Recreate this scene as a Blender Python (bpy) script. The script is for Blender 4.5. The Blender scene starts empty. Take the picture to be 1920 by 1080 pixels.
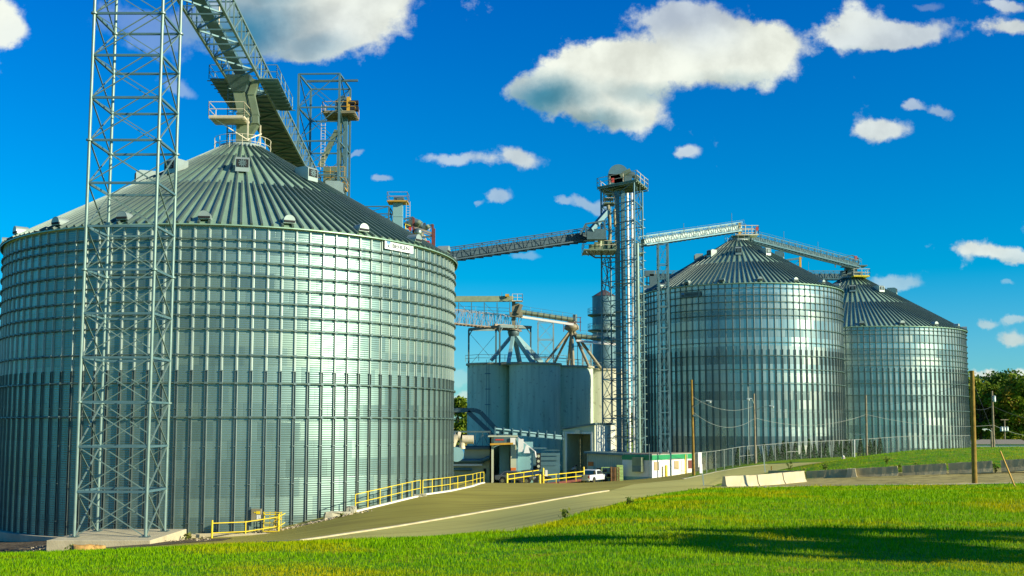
import bpy, math, random
import numpy as np
from mathutils import Vector, Matrix
R_ = math.radians
random.seed(7); rng = np.random.default_rng(7)
sc = bpy.context.scene
COL = sc.collection
# ------------------------------------------------------------------ camera
F, TH, CY = 2020.0, 0.0891, 619.0
cam = bpy.data.cameras.new('camera'); co = bpy.data.objects.new('camera', cam); COL.objects.link(co)
cam.sensor_width = 36; cam.lens = F/1920*36; cam.shift_y = (CY-540)/1920
co.rotation_euler = (math.pi/2+TH, 0, 0); cam.clip_end = 20000; cam.clip_start = .1
sc.camera = co
CT, ST = math.cos(TH), math.sin(TH)
def S(x, y, Z):                      # site survey: a bearing and a distance give a point
    v = (CY-y)/F; d = CT-v*ST
    return Vector(((x-960)/F/d*Z, Z, (ST+v*CT)/d*Z))
# ------------------------------------------------------------------ terrain
colsH = {
 -900: [(2,-1.7),(17,-2.4),(26,-3.1),(35,-5.0),(45,-6.6),(60,-7.2),(100,-7.2),(300,-7.2)],
 0:    [(2,-1.7),(17,'1082'),(25,'1038'),(33,'1054'),(45,'1056'),(58,'1046'),(70,'1014'),(100,-7.0),(300,-6.5)],
 120:  [(2,-1.7),(17,'1082'),(25,'1034'),(33,'1050'),(45,'1047'),(52,'1036'),(60,'1022'),(70,-7.0),(300,-6.5)],
 300:  [(2,-1.7),(17,'1082'),(25,'1027'),(33,'1038'),(45,'1032'),(52,'1022'),(60,'1010'),(70,-6.6),(300,-6.5)],
 400:  [(2,-1.7),(17,'1082'),(26,'1021'),(35,'1029'),(45,'1026'),(55,'1017'),(60,'1013'),(70,-6.3),(300,-6.5)],
 520:  [(2,-1.7),(17,'1082'),(26,'1019'),(35,'1025'),(46,'1021'),(56,'1010'),(63,'999'),(75,-6.2),(300,-6.5)],
 667:  [(2,-1.7),(17,'1082'),(27,'1014'),(36,'1017'),(46,'1008'),(55,'990'),(64,'963'),(80,-5.3),(100,-5.3),(140,-6.8),(300,-6.5)],
 800:  [(2,-1.7),(17,'1082'),(28,'1010'),(37,'1012'),(46,'1002'),(57,'972'),(71,'928'),(80,-4.6),(98,-5.0),(135,-7.0),(300,-6.5)],
 905:  [(2,-1.7),(17,'1082'),(29,'1003'),(38,'1001'),(47,'990'),(60,'958'),(78,'922'),(97,'906'),(112,'906'),(135,-7.1),(300,-6.5)],
 1000: [(2,-1.7),(17,'1082'),(30,'992'),(40,'984'),(60,'948'),(80,'922'),(100,'908'),(130,'906'),(300,-6.5)],
 1100: [(2,-1.7),(17,'1082'),(32,'975'),(45,'953'),(60,'932'),(80,'919'),(100,'911'),(135,'905'),(160,-7),(300,-6.5)],
 1200: [(2,-1.7),(17,'1082'),(35,'957'),(55,'933'),(80,'913'),(110,'902'),(136,'899'),(160,-6.6),(300,-6.5)],
 1300: [(2,-1.7),(17,'1082'),(38,'946'),(62,'918'),(85,'904'),(110,'893'),(138,'886'),(160,-5.9),(300,-6)],
 1400: [(2,-1.7),(17,'1082'),(40,'942'),(68,'915'),(78,'911'),(100,'889'),(125,'869'),(140,-4.4),(300,-5)],
 1510: [(2,-1.7),(17,'1082'),(42,'939'),(68,'912'),(80,'903'),(86,'893'),(100,'874'),(125,'861'),(140,-3.9),(300,-4.6)],
 1600: [(2,-1.7),(17,'1082'),(42,'938'),(66,'912'),(81,'899'),(86,'878'),(98,'858'),(115,'861'),(140,-3.8),(200,-4.1),(300,-4.5)],
 1700: [(2,-1.7),(17,'1082'),(42,'937'),(64,'912'),(80,'894'),(85,'874'),(102,'844'),(120,'850'),(150,-3.9),(200,-4.1),(300,-4.5)],
 1827: [(2,-1.7),(17,'1082'),(42,'936'),(64,'912'),(78,'891'),(83,'868'),(102,'839'),(140,'846'),(200,-4.2),(300,-4.5)],
 1920: [(2,-1.7),(17,'1082'),(42,'936'),(63,'911'),(77,'887'),(82,'864'),(102,'838'),(140,'845'),(200,-4.2),(300,-4.5)],
 3200: [(2,-1.7),(17,-2.4),(42,-2.8),(64,-3.4),(78,-3.4),(83,-2.8),(102,-2.0),(140,-2.9),(200,-4),(300,-4.5)],
}
YG = np.concatenate([np.arange(2, 60, 1.0), np.arange(60, 150, 1.5), np.arange(150, 301, 5.0)])
us, tab = [], []
for x in sorted(colsH):
    zz = [(Z, S(x, float(y), Z).z if isinstance(y, str) else y) for Z, y in colsH[x]]
    us.append(float(x)); tab.append(np.interp(YG, [a for a, b in zz], [b for a, b in zz]))
UG = np.arange(-900, 3201, 20.0); tab = np.array(tab)
G = np.array([np.interp(UG, us, tab[:, j]) for j in range(len(YG))]).T
for _ in range(3):
    G[:, 1:-1] = (G[:, :-2]+2*G[:, 1:-1]+G[:, 2:])/4
for _ in range(4):
    G[1:-1] = (G[:-2]+2*G[1:-1]+G[2:])/4
def Hn(X, Y):
    X = np.asarray(X, float); Y = np.asarray(Y, float)
    Yc = np.clip(Y, 2, 300)
    u = np.clip(960+2028*X/np.maximum(Y, 6), -900, 3200)
    iu = np.clip(((u+900)/20).astype(int), 0, len(UG)-2); fu = np.clip((u-UG[iu])/20, 0, 1)
    iy = np.clip(np.searchsorted(YG, Yc)-1, 0, len(YG)-2); fy = np.clip((Yc-YG[iy])/(YG[iy+1]-YG[iy]), 0, 1)
    z = (G[iu, iy]*(1-fu)+G[iu+1, iy]*fu)*(1-fy)+(G[iu, iy+1]*(1-fu)+G[iu+1, iy+1]*fu)*fy
    return z
def H(X, Y): return float(Hn(X, Y))
def hit(x, y, z0=12.0):              # where a line of sight meets the terrain
    Z = z0
    while Z < 290:
        p = S(x, y, Z)
        if p.z < H(p.x, p.y): break
        Z += .25
    return Vector((p.x, p.y, H(p.x, p.y)))
def onG(x, Z):
    p = S(x, 880, Z); return Vector((p.x, p.y, H(p.x, p.y)))
# ------------------------------------------------------------------ materials
MATS = {}
def mat(name, col, rough=.6, metal=0., var=0., vscale=3., bump=0., bscale=20., spec=.5, col2=None, emit=None, detail=4):
    if name in MATS: return MATS[name]
    m = bpy.data.materials.new(name); m.use_nodes = True; nt = m.node_tree; N = nt.nodes; L = nt.links
    b = N['Principled BSDF']; b.inputs['Base Color'].default_value = (*col, 1)
    b.inputs['Roughness'].default_value = rough; b.inputs['Metallic'].default_value = metal
    b.inputs['Specular IOR Level'].default_value = spec
    tc = N.new('ShaderNodeTexCoord')
    if var or col2:
        n = N.new('ShaderNodeTexNoise'); n.inputs['Scale'].default_value = vscale; n.inputs['Detail'].default_value = detail
        L.new(tc.outputs['Object'], n.inputs['Vector'])
        r = N.new('ShaderNodeValToRGB'); L.new(n.outputs['Fac'], r.inputs['Fac'])
        r.color_ramp.elements[0].position = .3; r.color_ramp.elements[1].position = .7
        a = col if col2 else tuple(c*(1-var) for c in col); c2 = col2 if col2 else tuple(c*(1+var) for c in col)
        r.color_ramp.elements[0].color = (*a, 1); r.color_ramp.elements[1].color = (*c2, 1)
        L.new(r.outputs['Color'], b.inputs['Base Color'])
    if bump:
        n2 = N.new('ShaderNodeTexNoise'); n2.inputs['Scale'].default_value = bscale; n2.inputs['Detail'].default_value = 5
        L.new(tc.outputs['Object'], n2.inputs['Vector'])
        bm = N.new('ShaderNodeBump'); bm.inputs['Strength'].default_value = bump; bm.inputs['Distance'].default_value = .05
        L.new(n2.outputs['Fac'], bm.inputs['Height']); L.new(bm.outputs['Normal'], b.inputs['Normal'])
    if emit:
        b.inputs['Emission Color'].default_value = (*emit[:3], 1); b.inputs['Emission Strength'].default_value = emit[3]
    MATS[name] = m; return m
class NG:                            # tiny node-graph helper
    def __init__(s, nt): s.nt = nt
    def n(s, t, **k):
        o = s.nt.nodes.new(t)
        for a, v in k.items(): setattr(o, a, v)
        return o
    def put(s, sock, v):
        if isinstance(v, bpy.types.NodeSocket): s.nt.links.new(v, sock)
        else: sock.default_value = v
    def m(s, op, a, b=0., c=0., clamp=False):
        o = s.n('ShaderNodeMath', operation=op); o.use_clamp = clamp
        s.put(o.inputs[0], a); s.put(o.inputs[1], b); s.put(o.inputs[2], c); return o.outputs[0]
    def v(s, op, a, b=(0, 0, 0)):
        o = s.n('ShaderNodeVectorMath', operation=op); s.put(o.inputs[0], a); s.put(o.inputs[1], b)
        return o.outputs[1] if op in ('LENGTH', 'DOT_PRODUCT') else o.outputs[0]
    def mix(s, f, a, b, blend='MIX'):
        o = s.n('ShaderNodeMix', data_type='RGBA', blend_type=blend)
        s.put(o.inputs[0], f); s.put(o.inputs[6], a); s.put(o.inputs[7], b); return o.outputs[2]
    def mr(s, v, a, b, c=0., d=1., interp='SMOOTHSTEP'):
        o = s.n('ShaderNodeMapRange', interpolation_type=interp)
        for i, q in enumerate((v, a, b, c, d)): s.put(o.inputs[i], q)
        return o.outputs[0]
def silo_wall_mat(name, N, rowh, zbase, base, rowvar, panvar, corr, rough, metal, seed):
    m = bpy.data.materials.new(name); m.use_nodes = True; nt = m.node_tree; g = NG(nt)
    b = nt.nodes['Principled BSDF']; tc = g.n('ShaderNodeTexCoord')
    sx = g.n('ShaderNodeSeparateXYZ'); nt.links.new(tc.outputs['Object'], sx.inputs[0])
    ang = g.m('ARCTAN2', sx.outputs[1], sx.outputs[0])
    z = g.m('DIVIDE', g.m('SUBTRACT', sx.outputs[2], zbase), rowh)
    row = g.m('FLOOR', z)
    off = g.m('MULTIPLY', g.m('MODULO', g.m('ABSOLUTE', row), 3.), 1/3)
    a = g.m('ADD', g.m('MULTIPLY', ang, N/3/(2*math.pi)), off)
    colm = g.m('FLOOR', a)
    cv = g.n('ShaderNodeCombineXYZ'); g.put(cv.inputs[0], colm); g.put(cv.inputs[1], row); g.put(cv.inputs[2], float(seed))
    w = g.n('ShaderNodeTexWhiteNoise', noise_dimensions='3D'); nt.links.new(cv.outputs[0], w.inputs[0])
    cr = g.n('ShaderNodeCombineXYZ'); g.put(cr.inputs[0], row); g.put(cr.inputs[1], float(seed)+3.5)
    w2 = g.n('ShaderNodeTexWhiteNoise', noise_dimensions='3D'); nt.links.new(cr.outputs[0], w2.inputs[0])
    val = g.m('ADD', g.m('MULTIPLY', g.m('SUBTRACT', w.outputs[0], .5), panvar), g.m('MULTIPLY', g.m('SUBTRACT', w2.outputs[0], .5), rowvar))
    # spangle, vertical streaks
    mp = g.n('ShaderNodeMapping'); mp.inputs['Scale'].default_value = (1.6, 1.6, .12); nt.links.new(tc.outputs['Object'], mp.inputs[0])
    ns = g.n('ShaderNodeTexNoise'); ns.inputs['Scale'].default_value = 1.3; ns.inputs['Detail'].default_value = 6; nt.links.new(mp.outputs[0], ns.inputs[0])
    val = g.m('ADD', val, g.m('MULTIPLY', g.m('SUBTRACT', ns.outputs[0], .5), .5))
    # panel seams
    fz = g.m('FRACT', z); fa = g.m('FRACT', a)
    seam = g.m('MAXIMUM', g.m('LESS_THAN', fz, .03), g.m('LESS_THAN', fa, .012))
    val = g.m('SUBTRACT', g.m('ADD', val, 1.), g.m('MULTIPLY', seam, .22))
    warm = g.mix(g.mr(w.outputs[0], .55, 1., 0., .5), (*base, 1), (base[0]*1.10, base[1]*.99, base[2]*.86, 1))
    hs = g.n('ShaderNodeVectorMath', operation='SCALE'); nt.links.new(warm, hs.inputs[0]); nt.links.new(val, hs.inputs[3])
    nt.links.new(hs.outputs[0], b.inputs['Base Color'])
    b.inputs['Metallic'].default_value = metal
    g.put(b.inputs['Roughness'], g.m('ADD', rough, g.m('MULTIPLY', g.m('SUBTRACT', w.outputs[0], .5), .12)))
    hgt = g.m('MULTIPLY', g.m('SUBTRACT', 1., seam), .3)
    if corr:
        hgt = g.m('ADD', hgt, g.m('MULTIPLY', g.m('SINE', g.m('MULTIPLY', sx.outputs[2], 2*math.pi/.135)), .5))
    bm = g.n('ShaderNodeBump'); bm.inputs['Strength'].default_value = .38 if corr else .3; bm.inputs['Distance'].default_value = .012
    nt.links.new(hgt, bm.inputs['Height']); nt.links.new(bm.outputs[0], b.inputs['Normal'])
    return m
galvb = (.225, .31, .27)
M_ = dict(
 galv=mat('galvanised_steel', galvb, .42, .75, .14, 1.2, .05, 60),
 roofrib=mat('roof_rib_shade_steel', (.10, .15, .13), .5, .3, .1, .8),  # dark on purpose: rib shadows and shaded rib sides put into the colour
 galv_roof=mat('galvanised_roof', (.33, .51, .345), .42, .4, .10, .8, .05, 30),
 ringm=mat('weathered_ring_steel', (.12, .19, .155), .5, .4, .15, 2.),
 stiff=mat('stiffener_shade_steel', (.17, .215, .20), .4, .7, .12, 2.),  # darkened steel: shadow in the deep stiffener profiles put into the colour
 galv_lt=mat('galvanised_light', (.34, .42, .37), .45, .35, .1, 1.0),
 tower=mat('tower_steel', (.20, .295, .255), .45, .35, .12, 2.),
 steel_dk=mat('dark_steel', (.10, .16, .16), .5, .3, .15, 2.),
 steel_bl=mat('blue_grey_steel', (.10, .20, .22), .5, .3, .12, 1.5),
 duct=mat('duct_steel', (.20, .25, .15), .5, .35, .15, 1.5),
 blackm=mat('black_opening', (.01, .012, .014), .8),
 yellow=mat('yellow_paint', (.82, .62, .02), .45, 0, .1, 4.),
 orange=mat('orange_yellow_paint', (.60, .33, .03), .5, 0, .15, 3.),
 cream=mat('cream_paint', (.66, .58, .40), .5, 0, .12, 3.),
 navy=mat('dark_blue_steel', (.035, .075, .095), .5, .2, .15, 1.5),
 tankroof=mat('dull_brown_roof', (.11, .075, .06), .6, .2, .15, 1.),
 rust=mat('rusty_steel', (.30, .20, .10), .7, .1, 0, 2.5, col2=(.42, .38, .30)),
 redrust=mat('red_oxide_steel', (.16, .045, .03), .65, .1, .2, 3.),
 olive=mat('weathered_olive_pipe', (.22, .19, .10), .6, .1, 0, 1.2, col2=(.30, .28, .18)),
 concrete=mat('concrete', (.50, .44, .27), .85, 0, .16, 1.4, .25, 12, .3),
 concrete_gy=mat('grey_concrete', (.42, .40, .28), .85, 0, .2, 1.2, .25, 10, .3),
 wood=mat('pole_wood', (.26, .165, .03), .8, 0, .3, 3., .3, 8, .2),
 woodgy=mat('weathered_pole_wood', (.26, .22, .14), .85, 0, .25, 3., .3, 8, .2),
 white=mat('white_paint', (.78, .77, .70), .5, 0, .06, 1.),
 offwhite=mat('off_white_siding', (.62, .64, .56), .55, 0, .07, .7),
 siding=mat('grey_siding', (.50, .52, .34), .55, 0, .08, .8),
 sidingblue=mat('blue_grey_siding', (.22, .40, .40), .55, 0, .1, .6),
 green=mat('green_fascia_paint', (.02, .27, .10), .5, 0, .08, 1.),
 glass=mat('window_glass', (.03, .04, .05), .08, 0, spec=.8),
 rubber=mat('tyre_rubber', (.02, .02, .02), .8),
 chrome=mat('bright_metal', (.6, .6, .6), .25, 1.),
 redlamp=mat('red_lens', (.55, .02, .02), .3),
 redp=mat('red_paint', (.5, .05, .03), .5),
 orangep=mat('orange_paint', (.7, .18, .03), .5),
 bluep=mat('bright_blue_paint', (.03, .22, .45), .5),
 truck=mat('white_vehicle_paint', (.60, .66, .66), .3, 0, .03, 1., spec=.6),
 carblk=mat('black_vehicle_paint', (.02, .025, .03), .25, 0, spec=.6),
 cargy=mat('grey_vehicle_paint', (.12, .14, .15), .3, .3),
 skin=mat('skin', (.45, .27, .18), .6), cloth=mat('pale_shirt', (.5, .45, .38), .9), clothdk=mat('dark_trousers', (.05, .06, .08), .9),
 hair=mat('dark_hair', (.03, .02, .015), .9),
 rockm=mat('sandstone', (.46, .27, .08), .9, 0, .3, 2.5, .6, 6, .2),
 rubble=mat('pale_rubble', (.50, .42, .27), .9, 0, .35, 6.),
 bark=mat('bark', (.09, .065, .04), .9, 0, .3, 6., .4, 10),
 wire=mat('wire_metal', (.30, .33, .28), .5, .3), wiredk=mat('black_cable', (.04, .05, .05), .6),
 glasslamp=mat('lamp_glass', (.7, .75, .72), .3),
 pallet=mat('pallet_wood', (.30, .16, .06), .8, 0, .2, 4.), lime=mat('lime_crate_plastic', (.35, .50, .16), .6),
 brownwin=mat('brown_blind', (.42, .33, .17), .6), roofgy=mat('grey_shingle', (.22, .20, .15), .9, 0, .1, 3.),
 ink=mat('sign_ink', (.03, .06, .06), .6), signw=mat('sign_board_white', (.80, .84, .82), .5, 0), signb=mat('sign_blue', (.02, .24, .62), .5),
)
def leafmat(name, c1, c2, c3=None, tr=.25):
    m = bpy.data.materials.new(name); m.use_nodes = True; nt = m.node_tree; g = NG(nt); b = nt.nodes['Principled BSDF']
    ge = g.n('ShaderNodeNewGeometry'); tc = g.n('ShaderNodeTexCoord')
    n = g.n('ShaderNodeTexNoise'); n.inputs['Scale'].default_value = .35; nt.links.new(tc.outputs['Object'], n.inputs[0])
    c = g.mix(ge.outputs['Random Per Island'], (*c1, 1), (*c2, 1))
    if c3: c = g.mix(g.mr(n.outputs[0], .55, .68), c, (*c3, 1))
    nt.links.new(c, b.inputs['Base Color']); b.inputs['Roughness'].default_value = .55; b.inputs['Specular IOR Level'].default_value = .2
    t = g.n('ShaderNodeBsdfTranslucent'); nt.links.new(c, t.inputs[0])
    mx = g.n('ShaderNodeMixShader'); mx.inputs[0].default_value = tr
    nt.links.new(b.outputs[0], mx.inputs[1]); nt.links.new(t.outputs[0], mx.inputs[2]); nt.links.new(mx.outputs[0], nt.nodes['Material Output'].inputs[0])
    return m
M_['leaf'] = leafmat('tree_leaves', (.09, .17, .008), (.22, .30, .015), (.38, .24, .02))
M_['leafdk'] = leafmat('dark_tree_leaves', (.05, .12, .010), (.12, .20, .015))
M_['cedar'] = leafmat('evergreen_foliage', (.02, .085, .012), (.045, .13, .02), tr=.1)
M_['weed'] = leafmat('weed_leaves', (.06, .12, .01), (.22, .24, .03))
# ------------------------------------------------------------------ mesh builder
class MB:
    def __init__(s): s.v = []; s.f = []; s.m = []; s.sm = []
    def add(s, vs, fs, mi=0, smooth=False):
        o = len(s.v); s.v += [tuple(q) for q in vs]; s.f += [tuple(i+o for i in f) for f in fs]
        s.m += [mi]*len(fs); s.sm += [smooth]*len(fs); return s
    def box(s, c, d, rz=0., mi=0, rot=None):
        c = Vector(c); h = Vector(d)/2; vs = []
        Mx = rot if rot else Matrix.Rotation(rz, 3, 'Z')
        for i in (-1, 1):
            for j in (-1, 1):
                for k in (-1, 1): vs.append(c+Mx @ Vector((i*h.x, j*h.y, k*h.z)))
        return s.add(vs, [(0, 1, 3, 2), (4, 6, 7, 5), (0, 4, 5, 1), (2, 3, 7, 6), (0, 2, 6, 4), (1, 5, 7, 3)], mi)
    def bar(s, p, q, w, h=None, mi=0, up=(0, 0, 1)):
        p, q = Vector(p), Vector(q); h = h or w; d = (q-p)
        if d.length < 1e-6: return s
        t = d.normalized(); u = Vector(up)
        if abs(t.dot(u)) > .98: u = Vector((0, 1, 0))
        a = t.cross(u).normalized()*w/2; b = a.cross(t).normalized()*h/2
        vs = [p-a-b, p+a-b, p+a+b, p-a+b, q-a-b, q+a-b, q+a+b, q-a+b]
        return s.add(vs, [(0, 1, 2, 3), (7, 6, 5, 4), (0, 4, 5, 1), (1, 5, 6, 2), (2, 6, 7, 3), (3, 7, 4, 0)], mi)
    def tube(s, p, q, r, r2=None, n=8, mi=0, caps=True):
        p, q = Vector(p), Vector(q); r2 = r if r2 is None else r2; t = (q-p)
        if t.length < 1e-6: return s
        t.normalize(); u = Vector((0, 0, 1)) if abs(t.z) < .95 else Vector((1, 0, 0))
        a = t.cross(u).normalized(); b = t.cross(a); vs = []
        for c, rr in ((p, r), (q, r2)):
            for i in range(n):
                an = 2*math.pi*i/n; vs.append(c+a*math.cos(an)*rr+b*math.sin(an)*rr)
        fs = [(i, (i+1) % n, n+(i+1) % n, n+i) for i in range(n)]
        s.add(vs, fs, mi, True)
        if caps: s.add(vs[:n], [tuple(range(n))[::-1]], mi); s.add(vs[n:], [tuple(range(n))], mi)
        return s
    def path(s, pts, r, n=6, mi=0, sq=None):
        for a, b in zip(pts, pts[1:]):
            if sq: s.bar(a, b, sq[0], sq[1], mi)
            else: s.tube(a, b, r, n=n, mi=mi)
        return s
    def lathe(s, prof, n=48, c=(0, 0, 0), mi=0, smooth=True, a0=0., a1=2*math.pi):
        c = Vector(c); vs = []; full = abs(a1-a0-2*math.pi) < 1e-6; m = n if full else n+1
        for r, z in prof:
            for i in range(m):
                a = a0+(a1-a0)*i/n; vs.append((c.x+r*math.cos(a), c.y+r*math.sin(a), c.z+z))
        fs = []
        for k in range(len(prof)-1):
            for i in range(n):
                j = (i+1) % m; fs.append((k*m+i, k*m+j, (k+1)*m+j, (k+1)*m+i))
        return s.add(vs, fs, mi, smooth)
    def prism(s, pts, e, mi=0):      # polygon extruded by vector e
        n = len(pts); e = Vector(e); vs = [Vector(p) for p in pts]+[Vector(p)+e for p in pts]
        fs = [tuple(range(n))[::-1], tuple(range(n, 2*n))]+[(i, (i+1) % n, n+(i+1) % n, n+i) for i in range(n)]
        return s.add(vs, fs, mi)
    def build(s, name, mats, parent=None, loc=None, bevel=0):
        me = bpy.data.meshes.new(name); me.from_pydata(s.v, [], s.f)
        if not isinstance(mats, (list, tuple)): mats = [mats]
        for m in mats: me.materials.append(M_[m] if isinstance(m, str) else m)
        me.polygons.foreach_set('material_index', s.m); me.polygons.foreach_set('use_smooth', s.sm); me.update()
        o = bpy.data.objects.new(name, me); COL.objects.link(o)
        if parent: o.parent = parent
        if loc is not None: o.location = loc
        if bevel:
            md = o.modifiers.new('bevel', 'BEVEL'); md.width = bevel; md.segments = 2; md.limit_method = 'ANGLE'
        return o
def tag(o, label=None, cat=None, group=None, kind=None):
    if label: o['label'] = label
    if cat: o['category'] = cat
    if group: o['group'] = group
    if kind: o['kind'] = kind
    return o
def thing(name, label, cat, loc=(0, 0, 0), group=None, rz=0.):
    o = bpy.data.objects.new(name, None); COL.objects.link(o); o.location = loc; o.rotation_euler = (0, 0, rz)
    o.empty_display_size = .3
    return tag(o, label, cat, group)
def dup(o, parent=None, loc=None, rz=None):
    c = o.copy(); COL.objects.link(c); c.parent = parent
    if loc is not None: c.location = loc
    if rz is not None: c.rotation_euler = (0, 0, rz)
    for ch in list(o.children): dup(ch, c)
    return c
# ------------------------------------------------------------------ sky, sun
SUNB, SUNE = R_(115), R_(22)         # bearing clockwise from +Y, elevation
TINT0, TINT1 = (.42, 1.55, 1.95), (-.12, .97, 2.15)
w = bpy.data.worlds.new('World'); sc.world = w; w.use_nodes = True; nt = w.node_tree; g = NG(nt)
bg = nt.nodes['Background']; STR = .053; bg.inputs[1].default_value = STR
sky = g.n('ShaderNodeTexSky', sky_type='NISHITA'); sky.sun_disc = False; sky.sun_elevation = SUNE; sky.sun_rotation = SUNB
sky.air_density = 1.0; sky.dust_density = .3; sky.ozone_density = 3.0; sky.altitude = 200
tc = g.n('ShaderNodeTexCoord'); sep = g.n('ShaderNodeSeparateXYZ'); nt.links.new(tc.outputs['Generated'], sep.inputs[0])
rmp = g.n('ShaderNodeValToRGB'); nt.links.new(sep.outputs[2], rmp.inputs[0]); cr_ = rmp.color_ramp
for i_, (p_, c_) in enumerate([(0., (.75, 1.5, 1.75)), (.07, (.42, 1.37, 1.8)), (.135, (0, 1.27, 1.8)), (.40, (0, .92, 2.08))]):
    e_ = cr_.elements[i_] if i_ < 2 else cr_.elements.new(p_)
    e_.position = p_; e_.color = tuple(v_/2.1 for v_ in c_)+(1,)
tint_ = g.n('ShaderNodeVectorMath', operation='SCALE'); nt.links.new(rmp.outputs[0], tint_.inputs[0]); tint_.inputs[3].default_value = 2.1; tint = tint_.outputs[0]
skc = g.mix(1., sky.outputs[0], tint, 'MULTIPLY')
nt.links.new(skc, bg.inputs[0])
dy = g.m('MAXIMUM', sep.outputs[1], .02)
px = g.m('DIVIDE', sep.outputs[0], dy); pz = g.m('DIVIDE', sep.outputs[2], dy)
cv = g.n('ShaderNodeCombineXYZ'); g.put(cv.inputs[0], px); g.put(cv.inputs[1], pz)
def gno(x, y): v = (CY-y)/F; d = CT-v*ST; return ((x-960)/F/d, (ST+v*CT)/d)
#  cloud banks as bearings: (x, y, rx, ry, tilt deg, opacity)
CL = [(1235,120,175,55,-8,1),(1090,190,125,48,14,1),(1175,208,64,34,0,1),(1125,110,72,46,0,1),(1380,105,112,56,-8,1),(1265,28,85,34,-5,.62),
 (1445,95,44,46,0,1),(995,172,62,22,10,.85),(1330,60,60,40,0,.6),(1600,52,62,42,0,.85),(1700,58,85,24,3,.7),(1640,76,85,20,0,.7),
 (600,-25,200,110,8,.97),(560,40,130,66,-5,.95),(600,85,62,26,-10,.8),(700,5,62,30,-25,.9),(480,50,100,60,0,.7),(640,50,50,40,0,.8),(15,55,48,26,15,.9),(-10,30,50,40,0,1),
 (1655,240,60,24,0,.8),(1710,193,28,10,0,.45),(1765,208,28,10,18,.35),(845,297,58,16,0,.5),(968,302,60,25,5,.75),(1292,283,27,14,0,.6),
 (937,371,28,11,0,.45),(717,332,22,9,-5,.4),(1095,377,34,12,8,.4),(1048,376,18,10,15,.35),(1130,392,18,13,0,.35),(895,382,12,5,0,.25),(665,288,20,7,-15,.3),
 (1850,468,58,24,5,.85),(1900,480,40,16,0,.7),(1685,525,50,14,0,.38),(1845,600,22,11,0,.5),(1890,633,46,17,12,.7),(1905,600,30,9,0,.45),
 (1845,697,30,13,0,1),(1905,705,30,12,0,.9),(1898,47,55,22,-5,.8),(1890,8,50,11,0,.6),(270,60,90,45,10,.16),(330,165,44,18,20,.25),(985,478,34,9,0,.22),
 (1885,530,18,7,0,.2),(865,745,24,8,0,.5),(868,712,30,14,0,.2),(1735,12,36,9,0,.15)]
SH = [(455,60,150,100,1.),(580,90,100,40,.6),(1020,185,120,48,1.),(1110,225,110,30,.75),(1215,172,130,26,.5),(1380,150,110,22,.4),(500,-10,90,60,.7),(1330,165,70,14,.25),(1640,98,100,12,.3),(968,324,60,8,.4),(1850,488,60,8,.35),(560,120,90,14,.5)]
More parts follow.
